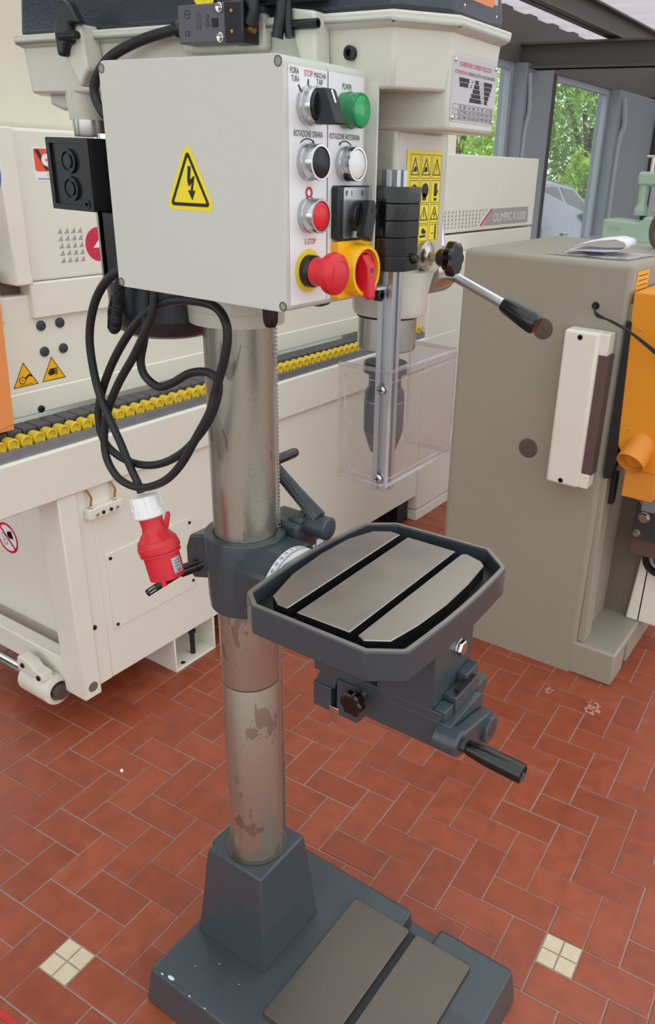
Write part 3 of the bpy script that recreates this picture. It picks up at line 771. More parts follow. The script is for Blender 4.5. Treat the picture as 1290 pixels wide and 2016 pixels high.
# --- speed chart plate
spd = MB().prism(rrect(-.051, .0505, 1.571, 1.631, .003), 'x', .3535, .3548).build('speed_plate', 'silver_print', hd, smooth=0)
m = MB()
for (y_, z_) in ((-.047, 1.627), (.0465, 1.627), (-.047, 1.5745), (.0465, 1.5745)): MB().sph((.3548, y_, z_), .0022, 10).build('rivet', 'steel_bright', hd)
O_ = (.3548, 0, 1.601)
pr = Print(O_, Y, Z); pr.text("SCHEMA PER CAMBIO VELOCITA'", 0, .0212, .0044, .074); pr.text('ATTENZIONE:', -.0475, .0142, .0033, .0265, 'L'); pr.out('plate_lettering', 'ink_red', hd)
pr = Print(O_, Y, Z); pr.text("CAMBIARE VELOCITA' A MACCHINA FERMA", -.0195, .0142, .0033, .0655, 'L')
def spool(u0, u1, v):
    pr.poly([(u0, v+.0019), (u0+.0015, v), (u0, v-.0019), (u1, v-.0019), (u1-.0015, v), (u1, v+.0019)])
for u0, u1, v in ((-.037, -.0135, .0093), (-.0355, -.0155, .0049), (-.001, .0085, .0093), (-.003, .0105, .0049), (-.0055, .0125, .0005), (-.0085, .0145, -.0039), (-.0115, .0165, -.0083), (.0195, .0405, .0093), (.0205, .039, .0049), (.0215, .0365, .0005), (.0225, .034, -.0039), (.0235, .0315, -.0083)): spool(u0, u1, v)
for st, u, v in (('-A-', -.0072, .0079), ('-B-', -.0092, .0035), ('-1-', .014, .0079), ('-2-', .0155, .0035), ('-3-', .017, -.0009), ('-4-', .0185, -.0053), ('-5-', .02, -.0097)): pr.text(st, u, v, .003)
U0 = [-.0465, -.036]+[-.036+.0104*k for k in range(1, 9)]
for v in (-.0135, -.0183, -.0231, -.0279): pr.line(-.0465, v, .0472, v, .0003)
for u in U0: pr.line(u, -.0135, u, -.0279, .0003)
rows = [('A5', 'B5', 'A4', 'B4', 'A3', 'B3', 'A2', 'B1'), ('127', '190', '210', '315', '330', '495', '545', '1190'), ('255', '380', '420', '630', '660', '990', '1090', '2380')]
for i_, row in enumerate(rows):
    for k, st in enumerate(row): pr.text(st, -.0308+.0104*k, -.0174-.0048*i_, .0032, min(.0082, .0025*len(st)))
pr.text('I', -.0415, -.0222, .0032); pr.text('II', -.0415, -.027, .0032)
pr.out('plate_lettering', 'ink', hd)

# --- yellow safety sticker on the quill housing
O_ = (.2912, .0, 1.4925)
pr = Print(O_, Y, Z, .0003); pr.rect(-.029, .0505, -.05, .0505); pr.out('safety_sticker', 'yellow', hd)
pr = Print(O_, Y, Z, .0007)
cells = [(-.0215, .031), (.0035, .031), (.0285, .031), (-.0215, .0035), (.0035, .0035), (.0285, .0035), (-.0215, -.024), (.0035, -.024), (.0285, -.024), (-.0215, -.0475), (.0035, -.0475), (.0285, -.0475)]
hts = [.0265, .026, .0245, .022]
for i_, (u, v) in enumerate(cells):
    hh = (.025, .0255, .0245, .0215)[i_//3]; v0 = (.0215, -.0065, -.0265-.0045, -.0495)[i_//3]; v0 = (.021, -.0055, -.0285, -.0485)[i_//3]; hh = (.0255, .0245, .0215, .0185)[i_//3]
    o1 = [(u, v0), (u+.0215, v0), (u+.0215, v0+hh), (u, v0+hh)]; pr.band(o1, offset(o1, -.0005))
    cu, cv_ = u+.0107, v0+hh/2
    if i_//3 in (0, 2):
        pr.tri(cu, v0+.0035, .0185, hh*.74, .0011)
        if i_ in (2, 7): pr.rect(cu-.0006, cu+.0006, cv_-.004, cv_+.003); pr.disc(cu, cv_-.006, .0008, 8)
        elif i_ == 8: pr.poly([(cu+.001, cv_+.004), (cu-.0025, cv_-.0015), (cu, cv_-.001), (cu-.001, cv_-.0065), (cu+.0028, cv_), (cu+.0004, cv_-.0005)])
        else: pr.disc(cu+(.001 if i_ == 0 else 0), cv_-.003, .003, 10); pr.line(cu-.005, cv_-.006, cu, cv_-.002, .0014)
    elif i_ == 3: pr.disc(cu, cv_+.002, .006); pr.rect(cu-.007, cu+.007, cv_+.003, cv_+.006); pr.rect(cu-.004, cu+.004, cv_-.009, cv_-.004)
    elif i_ == 4: pr.disc(cu, cv_+.0015, .0078); pr.rect(cu-.0055, cu+.003, cv_-.0095, cv_-.002)
    elif i_ == 5: pr.rect(cu-.0035, cu+.003, cv_-.005, cv_+.009); pr.rect(cu-.0035, cu+.003, cv_-.01, cv_-.007); pr.poly([(cu+.003, cv_-.004), (cu+.0065, cv_+.001), (cu+.0055, cv_+.002), (cu+.003, cv_)])
    elif i_ in (9, 10): pr.disc(cu, cv_+.002, .0035, 10); pr.disc(cu+.0045, cv_+.001, .0022, 8); pr.line(cu-.007, cv_-.004, cu+.006, cv_-.0035, .0026)
    else: pr.rect(cu+.003, cu+.006, cv_-.008, cv_+.005); pr.disc(cu+.0045, cv_+.0065, .0018, 8); pr.line(cu-.006, cv_-.001, cu+.001, cv_-.001, .0008)
pr.out('sticker_pictograms', 'ink', hd)
MB().prism([(.262, 1.556), (.276, 1.556), (.276, 1.478), (.262, 1.47)], 'y', .069, .072).build('depth_plate', 'box_paint', hd, bevel=.0006)
# clamping knob on the housing front, feed lever on the right side
m = MB(); m.lathe((.2905, .018, 1.427), X, [(0, .0165), (.003, .0175), (.007, .0175), (.009, .014)], 32); m.lathe((.298, .018, 1.427), X, [(0, .008), (.003, .0055), (.02, .0055)], 20); m.build('knob_washer', 'steel', hd)
m = MB(); m.lathe((.314, .018, 1.427), X, [(0, .0095), (.002, .0105), (.014, .0105)], 24); star(m, (.326, .018, 1.427), X, .0205, .013, 7); m.build('star_knob', 'black_gloss', hd)
fl = MB().lathe((.262, .06, 1.402), Y, [(0, .03), (.05, .03), (.07, .024), (.075, .02)], 32).build('feed_hub', 'steel', dp)
F0, F1, F2 = Vector((.262, .12, 1.4)), Vector((.36, .12, 1.3645)), Vector((.4085, .12, 1.3442))
MB().cyl(F0, F1, .0066).build('feed_rod', 'alu', fl)
fd = (F2-F1).normalized(); ll = (F2-F1).length
MB().lathe(F1-fd*.003, fd, [(0, .0095), (.003, .0105), (.01, .0115), (ll*.9, .0145), (ll, .0138), (ll+.002, .011)], 24).build('feed_grip', 'black_gloss', fl)
F3 = F0+(F0-F1)*.9
for ang in (118, 240):
    dv = Vector((math.cos(math.radians(ang-20)), 0, math.sin(math.radians(ang-20))))
    # the other two spokes sit behind the head
    MB().cyl(F0, F0+dv*.1, .0066).lathe(F0+dv*.1, dv, [(0, .0095), (.01, .0115), (.045, .0145), (.05, .011)], 20).build('feed_spoke', 'alu', fl)

# --- quill and chuck
ql = MB().lathe((.255, .0, 0), Z, [(1.3125, .0355), (1.314, .037), (1.354, .037)], 48).build('quill', 'steel', dp, smooth=30)
MB().lathe((.255, .0, 0), Z, [(1.353, .0385), (1.358, .0385)], 40).build('quill_seal', 'black_and_shade', ql)
ck = MB().lathe((.255, .0, 0), Z, [(1.205, .0268), (1.243, .0268), (1.2445, .0262), (1.246, .0268), (1.256, .026), (1.262, .0215), (1.281, .0215), (1.2815, .0285), (1.293, .0285), (1.2945, .027), (1.2945, .012), (1.315, .012)], 40).build('chuck', 'cover_blue', dp, smooth=30)
MB().lathe((.255, .0, 0), Z, [(1.173, .0165), (1.176, .018), (1.2, .0258), (1.2045, .0266)], 40).build('chuck_nose', 'alu_dark', ck)
MB().lathe((.255, .0, 0), Z, [(1.2435, .0271), (1.2455, .0271)], 40).build('chuck_band', 'steel', ck)

# --- chuck guard: rail, clamp, clear shield
rc = (.3015, -.0695)
def rail_poly(s=.01, w_=.0031, d_=.0052):
    out = []
    for k in range(4):
        c_, n_ = math.cos(k*PI/2), math.sin(k*PI/2)
        for (a, b) in ((s, -s), (s, -w_), (s-d_, -w_), (s-d_, w_), (s, w_)):
            out.append((rc[0]+a*c_-b*n_, rc[1]+a*n_+b*c_))
    return out
gd = MB().prism(rail_poly(), 'z', 1.151, 1.5225).build('guard_rail', 'alu', dp, smooth=0, bevel=.0004)
def dsec(k, w_=0):
    return [(.270-k, -.049), (.270-k, -.086-k)]+[(.297+(.0262+k)*math.sin(t), -.072-(.022+k)*math.cos(t)) for t in [math.radians(a) for a in (-70, -40, 0, 30, 60, 80, 90)]]+[(.3232+k, -.049)]
m = MB()
for z0_, z1_, k in ((1.419, 1.4338, .0007), (1.4345, 1.4365, -.0007), (1.437, 1.454, -.0004), (1.454, 1.4548, -.0009), (1.4548, 1.4715, .0), (1.4715, 1.4723, -.0006), (1.4723, 1.489, .0003), (1.489, 1.4898, -.0004), (1.4898, 1.506, .0008)):
    po = dsec(k); m.frus(po, po, z0_, z1_)
m.frus(dsec(-.0016), dsec(-.0016), 1.42, 1.505)
m.build('rail_clamp', 'black_gloss', gd, bevel=.0006, smooth=40)
m = MB(); m.lathe((.32, -.058, 1.432), X, [(0, .006), (.006, .006), (.009, .004)], 16); m.build('clamp_screw', 'black_plastic', gd)
SX0, SX1, SY0, SY1, SZ0, SZ1 = .238, .3125, -.0805, .088, 1.158, 1.3065
t_ = .0022
MB().box(SX0, SX1-t_, SY0, SY0+t_, SZ0, SZ1).build('shield_panel', 'acrylic', gd)
MB().box(SX1-t_, SX1, SY0, SY1, SZ0, SZ1).build('shield_panel', 'acrylic', gd)
MB().box(SX0, SX1-t_, SY1-t_, SY1, SZ0, SZ1).build('shield_panel', 'acrylic', gd)
e2 = .0045
def ebar(x0, x1, y0, y1, z0, z1): MB().box(x0, x1, y0, y1, z0, z1).build('shield_edge', 'acrylic_edge', gd, bevel=.001)
for z_ in (SZ0, SZ1-e2):
    ebar(SX0, SX1-e2, SY0-.0008, SY0+e2, z_, z_+e2); ebar(SX1-e2, SX1+.0008, SY0, SY1, z_, z_+e2); ebar(SX0, SX1-e2, SY1-e2, SY1+.0008, z_, z_+e2)
    z2 = z_+.011 if z_ == SZ0 else z_-.011
    MB().box(SX1, SX1+.0008, SY0+.002, SY1-.002, z2, z2+.0012).build('shield_rib', 'acrylic_edge', gd)
    MB().box(SX0+.011, SX1-.02, SY0-.0008, SY0, z2, z2+.0012).build('shield_rib', 'acrylic_edge', gd)
for (x_, y_) in ((SX0, SY0-.0008), (SX1-.002, SY0), (SX1-.0024, SY1-.0026), (SX0, SY1-.0024)):
    MB().box(x_, x_+.0028, y_, y_+.0028, SZ0+e2, SZ1-e2).build('shield_edge', 'acrylic_edge', gd)
MB().box(SX0+.0105, SX0+.0117, SY0-.0008, SY0, SZ0+.011, SZ1-.011).build('shield_rib', 'acrylic_edge', gd)
for z_ in (1.29, 1.2325, 1.174):
    MB().lathe((SX0+.0155, SY0-.0006, z_), Y, [(0, .0052), (.0012, .0052), (.0012, .0036), (0, .0036)], 20, True).build('shield_boss', 'acrylic_edge', gd)
for z_ in (1.2815, 1.1685):
    m = MB(); m.lathe((rc[0], SY0-.0005, z_), -Y, [(0, .0058), (.0016, .0058), (.0028, .0042)], 20); m.build('shield_screw', 'steel_bright', gd)
    pr = Print((rc[0], SY0-.0034, z_), X, Z, .0002); pr.rect(-.0036, .0036, -.0006, .0006); pr.rect(-.0006, .0006, -.0036, .0036); pr.out('screw_cross', 'ink', gd)

# --- control box on the left side of the head
BX0, BX1, BY0, BY1, BZ0, BZ1 = .034, .281, -.23, -.0975, 1.388, 1.6145
m = MB(); po = rrect(BX0, BX1, BZ0, BZ1, .008); m.prism(po, 'y', BY1, -.1635); m.prism(offset(po, -.0012), 'y', -.1635, -.1645); m.prism(po, 'y', -.1645, BY0)
cb = m.build('control_box', 'box_paint', dp, bevel=.003, seg=3)
for (x_, z_) in ((.0385, 1.6075), (.2755, 1.6085), (.0385, 1.393), (.277, 1.394)):
    MB().lathe((x_, BY0-.0004, z_), Y, [(0, .0047), (.0008, .0047), (.0008, .0034), (0, .0034)], 20, True).build('lid_screw', 'alu_dark', cb)
    MB().lathe((x_, BY0-.0002, z_), Y, [(0, .0036), (.0005, .0036)], 16).build('screw_cap', 'grey_machine', cb)
# lightning sticker
O_ = (.156, BY0, 1.478)
tr = [(-.0325, 0), (.0325, .001), (0, .061)]
def rtri(t, r, n=4):
    out = []; c_ = offset(t, -r)
    for i in range(3):
        p = Vector(c_[i]); a = Vector(t[i]); d = (a-p); a0 = math.atan2(d.y, d.x)
        for k in range(n+1):
            an = a0+math.radians(-55+110*k/n); out.append((p.x+r*math.cos(an), p.y+r*math.sin(an)))
    return out
pr = Print(O_, X, Z, .0002); pr.poly(rtri(offset(tr, .002), .006)); pr.out('hazard_sticker', 'yellow', cb)
pr = Print(O_, X, Z, .0005); tb_ = offset(tr, -.0022); pr.band(rtri(tb_, .003), rtri(offset(tb_, -.0032), .001))
pr.poly([(-.0005, .0405), (.004, .0405), (.0018, .028), (-.0022, .026)]); pr.poly([(-.0022, .026), (.0018, .028), (.0062, .031), (.004, .0245), (-.0002, .0215)])
pr.poly([(.006, .031), (.0085, .0318), (.0048, .0175), (.0018, .018)]); pr.poly([(-.002, .0178), (.0085, .0178), (.0035, .0085)])
pr.out('hazard_mark', 'ink', cb)
# printed front labels and seam
pr = Print((BX1, 0, 0), Y, Z, .0003); pr.rect(-.2235, -.1645, 1.3945, 1.6065); pr.rect(-.1632, -.1025, 1.3945, 1.6065); pr.out('panel_label', 'label_white', cb)
pr = Print((BX1, 0, 0), Y, Z, .0008)
for st, u, v, h_, w_ in (('FORA', -.2145, 1.6, .005, .0125), ('TURA', -.2135, 1.5937, .0048, .0115), ('MASCHIA', -.1762, 1.5995, .0044, .0185), ('TAP', -.177, 1.5937, .0048, .0098), ('POWER', -.1325, 1.5935, .0052, .0155), ('ROTAZIONE ORARIA', -.194, 1.5487, .0054, .0445), ('ROTAZIONE ANTIORARIA', -.1345, 1.5487, .0052, .0515)): pr.text(st, u, v, h_, w_)
pr.line(-.1945, 1.5915, -.1945, 1.5972, .0018); pr.line(-.2052, 1.5865, -.209, 1.5915, .0018)
pr.arc(-.1955, 1.529, .0182, 128, 64, .001); pr.poly([(-.1845, 1.5425), (-.1888, 1.5443), (-.1868, 1.5467)])
pr.arc(-.1345, 1.529, .0182, 52, 116, .001); pr.poly([(-.1455, 1.5425), (-.1412, 1.5443), (-.1432, 1.5467)])
pr.line(-.1638, 1.4, -.1638, 1.607, .0006)
pr.out('panel_lettering', 'ink', cb)
pr = Print((BX1, 0, 0), Y, Z, .0008); pr.text('STOP', -.194, 1.5995, .005, .0125); pr.text('E-STOP', -.1915, 1.4515, .0055, .0175); pr.rim(-.1935, 1.4995, .0031, .0056)
pr.out('panel_lettering', 'ink_red', cb)
def bezel(y, z, L=.0175, r=.0166):
    MB().lathe((BX1, y, z), X, [(0, r*.98), (.0055, r), (.006, r*.965), (L-.001, r*.985), (L, r*.96), (L, r*.84), (L-.003, r*.8), (L-.003, .001)], 40).build('button_bezel', 'chrome', cb)
bezel(-.196, 1.575, .016)
m = MB(); m.lathe((BX1+.0135, -.196, 1.575), X, [(0, .0148), (.004, .0148), (.005, .0135)], 32); m.build('selector_hub', 'black_plastic', cb)
m = MB(); m.prism([(.2965, 1.5895), (.307, 1.5895), (.309, 1.5875), (.3205, 1.561), (.3195, 1.5595), (.2965, 1.5595)], 'y', -.2035, -.1875); m.build('selector_handle', 'black_plastic', cb, bevel=.002, seg=3)
m = MB(); p0 = Vector((.3095, -.1955, 1.588)); p1 = Vector((.3141, -.1955, 1.5775)); m.tube([p0, p1], .001, 8); m.build('selector_mark', 'label_white', cb)
m = MB(); m.lathe((BX1, -.1345, 1.575), X, [(0, .0165), (.008, .0168), (.0085, .016), (.0195, .016), (.021, .0148), (.0205, .0125)], 40); m.build('power_lamp', 'green_rim', cb)
m = MB(); m.lathe((BX1+.017, -.1345, 1.575), X, [(0, .0133), (.0038, .0133), (.0048, .011), (.005, .002)], 36); m.build('lamp_lens', 'green_lens', cb)
for y, z, mt in ((-.196, 1.527, 'black_plastic'), (-.1345, 1.5265, 'white_plastic'), (-.1955, 1.479, 'red_bright')):
    bezel(y, z); MB().lathe((BX1+.0125, y, z), X, [(0, .0133), (.0042, .0133), (.0052, .0118), (.0056, .002)], 36).build('button_cap', mt, cb)
# two-position rotary switch
m = MB(); m.prism(rrect(-.157, -.0985, 1.4535, 1.506, .004), 'x', BX1, BX1+.0095); m.build('rotary_plate', 'black_plastic', cb, bevel=.0012)
m = MB(); m.prism(rrect(-.1485, -.0995, 1.4552, 1.5045, .002), 'x', BX1+.0095, BX1+.0102); m.build('rotary_face', 'alu', cb, smooth=0)
pr = Print((BX1+.0102, 0, 0), Y, Z, .0003); pr.text('I', -.1345, 1.4965, .005); pr.text('II', -.1155, 1.4965, .005); pr.text('ff', -.1435, 1.4965, .005, .004); pr.out('rotary_lettering', 'ink', cb)
yc, zc = -.1235, 1.477
m = MB(); m.lathe((BX1+.0102, yc, zc), X, [(0, .0155), (.006, .0155), (.0075, .0145)], 36)
m.build('rotary_dial', 'black_plastic', cb)
ang = math.radians(-14)
def rot2(u, v): return yc+u*math.cos(ang)-v*math.sin(ang), zc+u*math.sin(ang)+v*math.cos(ang)
po = [rot2(*p) for p in ((-.0075, -.022), (.0075, -.024), (.0085, .008), (.002, .0165), (-.0075, .0145))]
m = MB(); m.frus([(0, 0)]*0 or [(0, 0), (0, 0), (0, 0)], [(0, 0)]*3, 0, 0) if False else m.prism(po, 'x', BX1+.017, BX1+.0285); m.build('rotary_handle', 'black_plastic', cb, bevel=.0015)
m = MB(); hp = rot2(.0, .006); m.lathe((BX1+.0282, hp[0], hp[1]), X, [(0, .0024), (.0006, .0024)], 14); m.build('handle_hole', 'black_and_shade', cb)
# main isolator, yellow and red
m = MB(); m.prism(rrect(-.1565, -.0975, 1.3935, 1.4525, .003), 'x', BX1, BX1+.0105); m.build('isolator_plate', 'yellow_switch', cb, bevel=.0015)
yc, zc = -.1262, 1.4225
m = MB(); m.lathe((BX1+.0105, yc, zc), X, [(0, .0275), (.014, .0265), (.0155, .0255), (.0155, .0222), (.004, .0215), (.004, .001)], 48); m.build('isolator_ring', 'yellow_switch', cb)
m = MB(); m.lathe((BX1+.0145, yc, zc), X, [(0, .0213), (.0075, .0213), (.0085, .0205), (.0085, .0185), (.002, .018)], 44); m.build('isolator_dial', 'red', cb)
m = MB(); m.prism([(.2975, 1.4395), (.305, 1.4395), (.313, 1.4285), (.3145, 1.395), (.312, 1.3925), (.2975, 1.4015)], 'y', yc-.006, yc+.0075); m.build('isolator_handle', 'red', cb, bevel=.002, seg=2)
m = MB(); m.lathe((.309, yc+.0005, 1.4235), X, [(0, .003), (.0046, .003)], 14); m.build('handle_hole', 'rust', cb)  # brown disc paints the dark of the hole
# emergency stop
yc, zc = -.1945, 1.426
pr = Print((BX1, yc, zc), Y, Z, .0009); pr.disc(0, 0, .0212, 40); pr.out('stop_disc', 'yellow', cb)
m = MB(); m.lathe((BX1, yc, zc), X, [(0, .0158), (.0085, .0158), (.01, .0148)], 36); m.build('stop_collar', 'black_plastic', cb)
m = MB(); m.lathe((BX1+.01, yc, zc), X, [(0, .014), (.015, .0142), (.0165, .0155), (.018, .0198), (.0225, .0208), (.0265, .02), (.0295, .0165), (.0315, .009), (.032, .001)], 48); m.build('stop_button', 'red', cb)
pr = Print((BX1+.0405, yc, zc), Y, Z, .0006)
for a0 in (20, 140, 260): pr.arc(0, 0, .0125, a0, a0+70, .0008)
pr.out('stop_arrows', 'ink_red', cb)
# angle plate that carries the box, bolted to the tray
m = MB(); m.prism(rrect(.2, .2955, 1.4, 1.64, .008), 'y', -.0975, -.0945+.0), m.box(.26, .303, -.0975, -.06, 1.3985, 1.4015)
m.build('mount_plate', 'box_paint', cb, smooth=0, bevel=.0008)
MB().lathe((.263, -.0975, 1.629), -Y, [(0, .0068), (.007, .0068), (.0075, .006), (.0075, .0035), (.003, .0035)], 20).build('socket_bolt', 'black_plastic', cb)
MB().lathe((.292, -.085, 1.392), X, [(0, .0068), (.008, .0068), (.0085, .006), (.0085, .0035), (.004, .0035)], 20).build('socket_bolt', 'black_plastic', cb)
MB().lathe((.2, -.16, 1.388), -Z, [(0, .0115), (.006, .0125), (.007, .0095), (.028, .0085), (.034, .006), (.036, .001)], 24).build('cable_gland', 'black_gloss', cb)
MB().lathe((.245, -.13, 1.388), -Z, [(0, .014), (.006, .013), (.009, .006)], 24).build('cable_gland', 'black_plastic', cb)

# --- limit switch on the cover
ls = MB().box(.0575, .128, -.137, -.112, 1.6395, 1.6755).build('limit_switch', 'grey_dark', dp, bevel=.0015)
MATS['switch_grey'] = pm('switch_grey', (92, 88, 96), .4, var=.04); ls.data.materials[0] = MATS['switch_grey']
MB().box(.126, .152, -.138, -.112, 1.638, 1.676).build('switch_head', 'black_plastic', ls, bevel=.002)
MB().box(.035, .16, -.112, -.1, 1.634, 1.668).build('switch_bracket', 'head_paint', ls, bevel=.004)
for z_ in (1.6435, 1.6705):
    MB().lathe((.12, -.1372, z_), -Y, [(0, .0048), (.0016, .0048), (.0022, .004), (.001, .0012)], 18).build('switch_screw', 'steel_bright', ls)
for z_ in (1.648, 1.6665): MB().sph((.1375, -.1384, z_), .0022, 8).build('head_screw', 'copper', ls)
MB().lathe((.0575, -.1245, 1.656), -X, [(0, .0075), (.006, .009), (.007, .0095), (.014, .009), (.017, .0065)], 12).build('switch_gland', 'black_plastic', ls)
MB().box(.109, .1165, -.1385, -.136, 1.6535, 1.661).build('switch_window', 'black_and_shade', ls)
pr = Print((.092, -.137, 1.6575), X, Z, .0003); pr.text('CNTD', .008, .002, .004, .012, rot=-PI/2); pr.text('CE', -.0205, -.011, .005)
for k in range(2): pr.text('AC15 3A', -.002-.0042*k, .002, .0022, .016, rot=-PI/2)
pr.rim(-.0195, .009, .0035, .0042); pr.line(-.023, .009, -.016, .009, .0006); pr.out('switch_print', 'ink', ls)
MB().cyl((.152, -.127, 1.651), (.158, -.127, 1.651), .004).build('plunger', 'copper', ls)
MB().tube(catmull([(.154, -.128, 1.655), (.16, -.128, 1.668), (.155, -.128, 1.682), (.165, -.127, 1.7)], 6), .0065, 12).build('cover_strap', 'black_rubber', ls)
MB().tube(catmull([(.045, -.1245, 1.656), (.03, -.122, 1.655), (-.011, -.12, 1.65), (-.051, -.12, 1.641), (-.0795, -.12, 1.631), (-.1, -.12, 1.617), (-.112, -.12, 1.6), (-.108, -.12, 1.582), (-.09, -.118, 1.566), (-.05, -.11, 1.56)], 8), .0058, 12).build('switch_cable', 'black_rubber', ls)

# --- motor behind the column
MX_ = -.142
mo = MB().lathe((MX_, 0, 0), Z, [(1.36, .062), (1.36, .068), (1.53, .068), (1.54, .06), (1.58, .05)], 44).build('motor', 'cover_blue', dp, smooth=30)
for k in range(30):
    a = 2*PI*k/30; c_, n_ = math.cos(a), math.sin(a)
    pts = [(MX_+r_*c_+w_*n_, r_*n_-w_*c_) for r_, w_ in ((.066, .0012), (.076, .0012), (.076, -.0012), (.066, -.0012))]
    MB().frus(pts, pts, 1.372, 1.52).build('cooling_fin', 'cover_blue', mo, smooth=0)
MB().lathe((MX_, 0, 0), Z, [(1.279, .03), (1.279, .062), (1.286, .073), (1.305, .0815), (1.3055, .083), (1.366, .086), (1.366, .083), (1.308, .08), (1.29, .03)], 56, True).build('fan_cowl', 'cover_blue', mo, smooth=40)
MB().lathe((MX_, 0, 0), Z, [(1.3585, .0862), (1.3665, .0865), (1.3665, .0828), (1.3585, .0828)], 56, True).build('cowl_rim', 'steel', mo)
tb_ = MB().box(-.2285, -.142, -.112, -.055, 1.4535, 1.5435).build('terminal_box', 'black_plastic', mo, bevel=.002)
MB().box(-.233, -.227, -.108, -.075, 1.457, 1.54).build('terminal_gasket', 'label_white', mo)
for z_ in (1.515, 1.481):
    m = MB(); m.lathe((-.187, -.112, z_), -Y, [(0, .0155), (.0035, .0155), (.0035, .012), (.0015, .012), (.0015, .0085), (.004, .0085), (.004, .002)], 28); m.build('knockout', 'black_plastic', mo)
MB().ring(rrect(-.2285, -.142, 1.4535, 1.5435, .002), rrect(-.2215, -.149, 1.4605, 1.5365, .002), 'y', -.1155, -.111).build('terminal_rim', 'black_plastic', mo)
MB().lathe((-.155, -.112, 1.462), -Y, [(0, .0055), (.0045, .0055), (.0045, .003), (.002, .003)], 18).build('terminal_screw', 'black_gloss', mo)
MB().box(-.154, -.11, -.096, -.06, 1.37, 1.455).build('motor_rib', 'black_gloss', mo, bevel=.003)
MB().box(-.1605, -.157, -.099, -.06, 1.36, 1.455).build('motor_strip', 'steel', mo)
pts = catmull([(-.105, -.105, 1.41), (-.1144, -.105, 1.372), (-.1243, -.105, 1.34), (-.1335, -.105, 1.308), (-.14, -.104, 1.298), (-.1475, -.1, 1.302), (-.149, -.096, 1.322), (-.146, -.09, 1.34)], 18)
MB().tube(pts, [.0072+.0011*math.sin(i*PI*.9) for i in range(len(pts))], 14).build('corrugated_conduit', 'black_rubber', mo)

# --- power cable and plug
S1 = [(-.0787, -.135, 1.0693), (-.0838, -.135, 1.0835), (-.0958, -.136, 1.1065), (-.1096, -.138, 1.141), (-.1262, -.138, 1.1705), (-.1467, -.136, 1.2051), (-.1551, -.136, 1.2451), (-.1537, -.137, 1.2888), (-.138, -.138, 1.3298), (-.1115, -.14, 1.3619), (-.0778, -.14, 1.3849), (-.03, -.13, 1.402), (.05, -.125, 1.405)]
S2 = [(-.045, -.12, 1.3971), (-.045, -.12, 1.3671), (-.0517, -.12, 1.3296), (-.0618, -.12, 1.2933), (-.0715, -.12, 1.2649), (-.0677, -.118, 1.2438), (-.0444, -.116, 1.232), (-.02, -.114, 1.2404), (.0128, -.112, 1.2591), (.0454, -.112, 1.2669), (.0664, -.114, 1.2613), (.071, -.118, 1.244), (.0611, -.122, 1.2135), (.0387, -.124, 1.182), (.0025, -.124, 1.1473), (-.0438, -.124, 1.1203), (-.0908, -.124, 1.1083), (-.1377, -.124, 1.1122), (-.1663, -.124, 1.1317), (-.1711, -.124, 1.1682), (-.1577, -.123, 1.2069), (-.1305, -.121, 1.2528), (-.0923, -.12, 1.2982), (-.05, -.121, 1.3331), (-.0057, -.124, 1.3532), (.0438, -.127, 1.3608), (.0847, -.13, 1.3588), (.1047, -.133, 1.3433), (.1071, -.134, 1.3199), (.0979, -.134, 1.2886), (.0792, -.131, 1.2509), (.0716, -.134, 1.2238), (.0445, -.138, 1.1797), (.0117, -.138, 1.1346), (-.0262, -.138, 1.1009), (-.0762, -.138, 1.0793), (-.1231, -.136, 1.0809), (-.1509, -.133, 1.1057), (-.1547, -.13, 1.1426), (-.1408, -.128, 1.1849), (-.1121, -.128, 1.2286), (-.0748, -.129, 1.2716), (-.044, -.13, 1.3115), (-.0259, -.13, 1.3422), (-.0192, -.128, 1.3951)]
pc = MB().tube(catmull(S1, 8), .0058, 14).tube(catmull(S2, 8), .0058, 14).build('power_cable', 'black_rubber', dp, smooth=60)
pa = Vector((-.0735, -.135, 1.069)); pb = Vector((-.036, -.135, .942)); pd = (pb-pa).normalized(); PL = (pb-pa).length
m = MB(); m.lathe(pa+pd*.002, pd, [(0, .012), (.0005, .019), (.003, .0208), (.0185, .0212), (.0195, .0235), (.031, .0245), (.033, .0225), (.034, .0175)], 36); m.build('plug_nut', 'white_plastic', pc, smooth=40)
m = MB(); u_, v_, a_ = frame(pd)
for k in range(8):
    t = 2*PI*k/8; c_ = u_*math.cos(t)+v_*math.sin(t)
    m.tube([pa+pd*.004+c_*.02, pa+pd*.018+c_*.021, pa+pd*.031+c_*.0238], .002, 6)
m.build('nut_ribs', 'white_plastic', pc)
m = MB(); m.lathe(pa, pd, [(.035, .0175), (.05, .0165), (.058, .018), (.063, .0225), (.07, .0275), (.0705, .029), (.079, .0305), (.0795, .0315), (.086, .0315), (.0865, .0285), (.089, .0285), (.09, .0305), (.093, .0305), (.094, .027), (.131, .0262), (.132, .023), (.112, .0225), (.112, .001)], 48); m.build('plug_body', 'red', pc, smooth=32)
side_ = pd.cross((CAM-pa).normalized()).normalized()
m = MB(); e0 = pa+pd*.036-side_*.02
for s2_ in (1, -1):
    if (e0+side_*s2_*.0-CAM).length: pass
sd = -side_ if project(pa-side_*.02)[0] > project(pa+side_*.02)[0] else side_
m.add([pa+pd*.034+sd*.026+Y*.003, pa+pd*.04+sd*.0275+Y*.003, pa+pd*.06+sd*.019+Y*.003, pa+pd*.05+sd*.0165+Y*.003, pa+pd*.034+sd*.026-Y*.003, pa+pd*.04+sd*.0275-Y*.003, pa+pd*.06+sd*.019-Y*.003, pa+pd*.05+sd*.0165-Y*.003], [[0, 1, 2, 3], [4, 7, 6, 5], [0, 4, 5, 1], [1, 5, 6, 2], [2, 6, 7, 3], [3, 7, 4, 0]])
m.build('plug_tab', 'red', pc, bevel=.001)
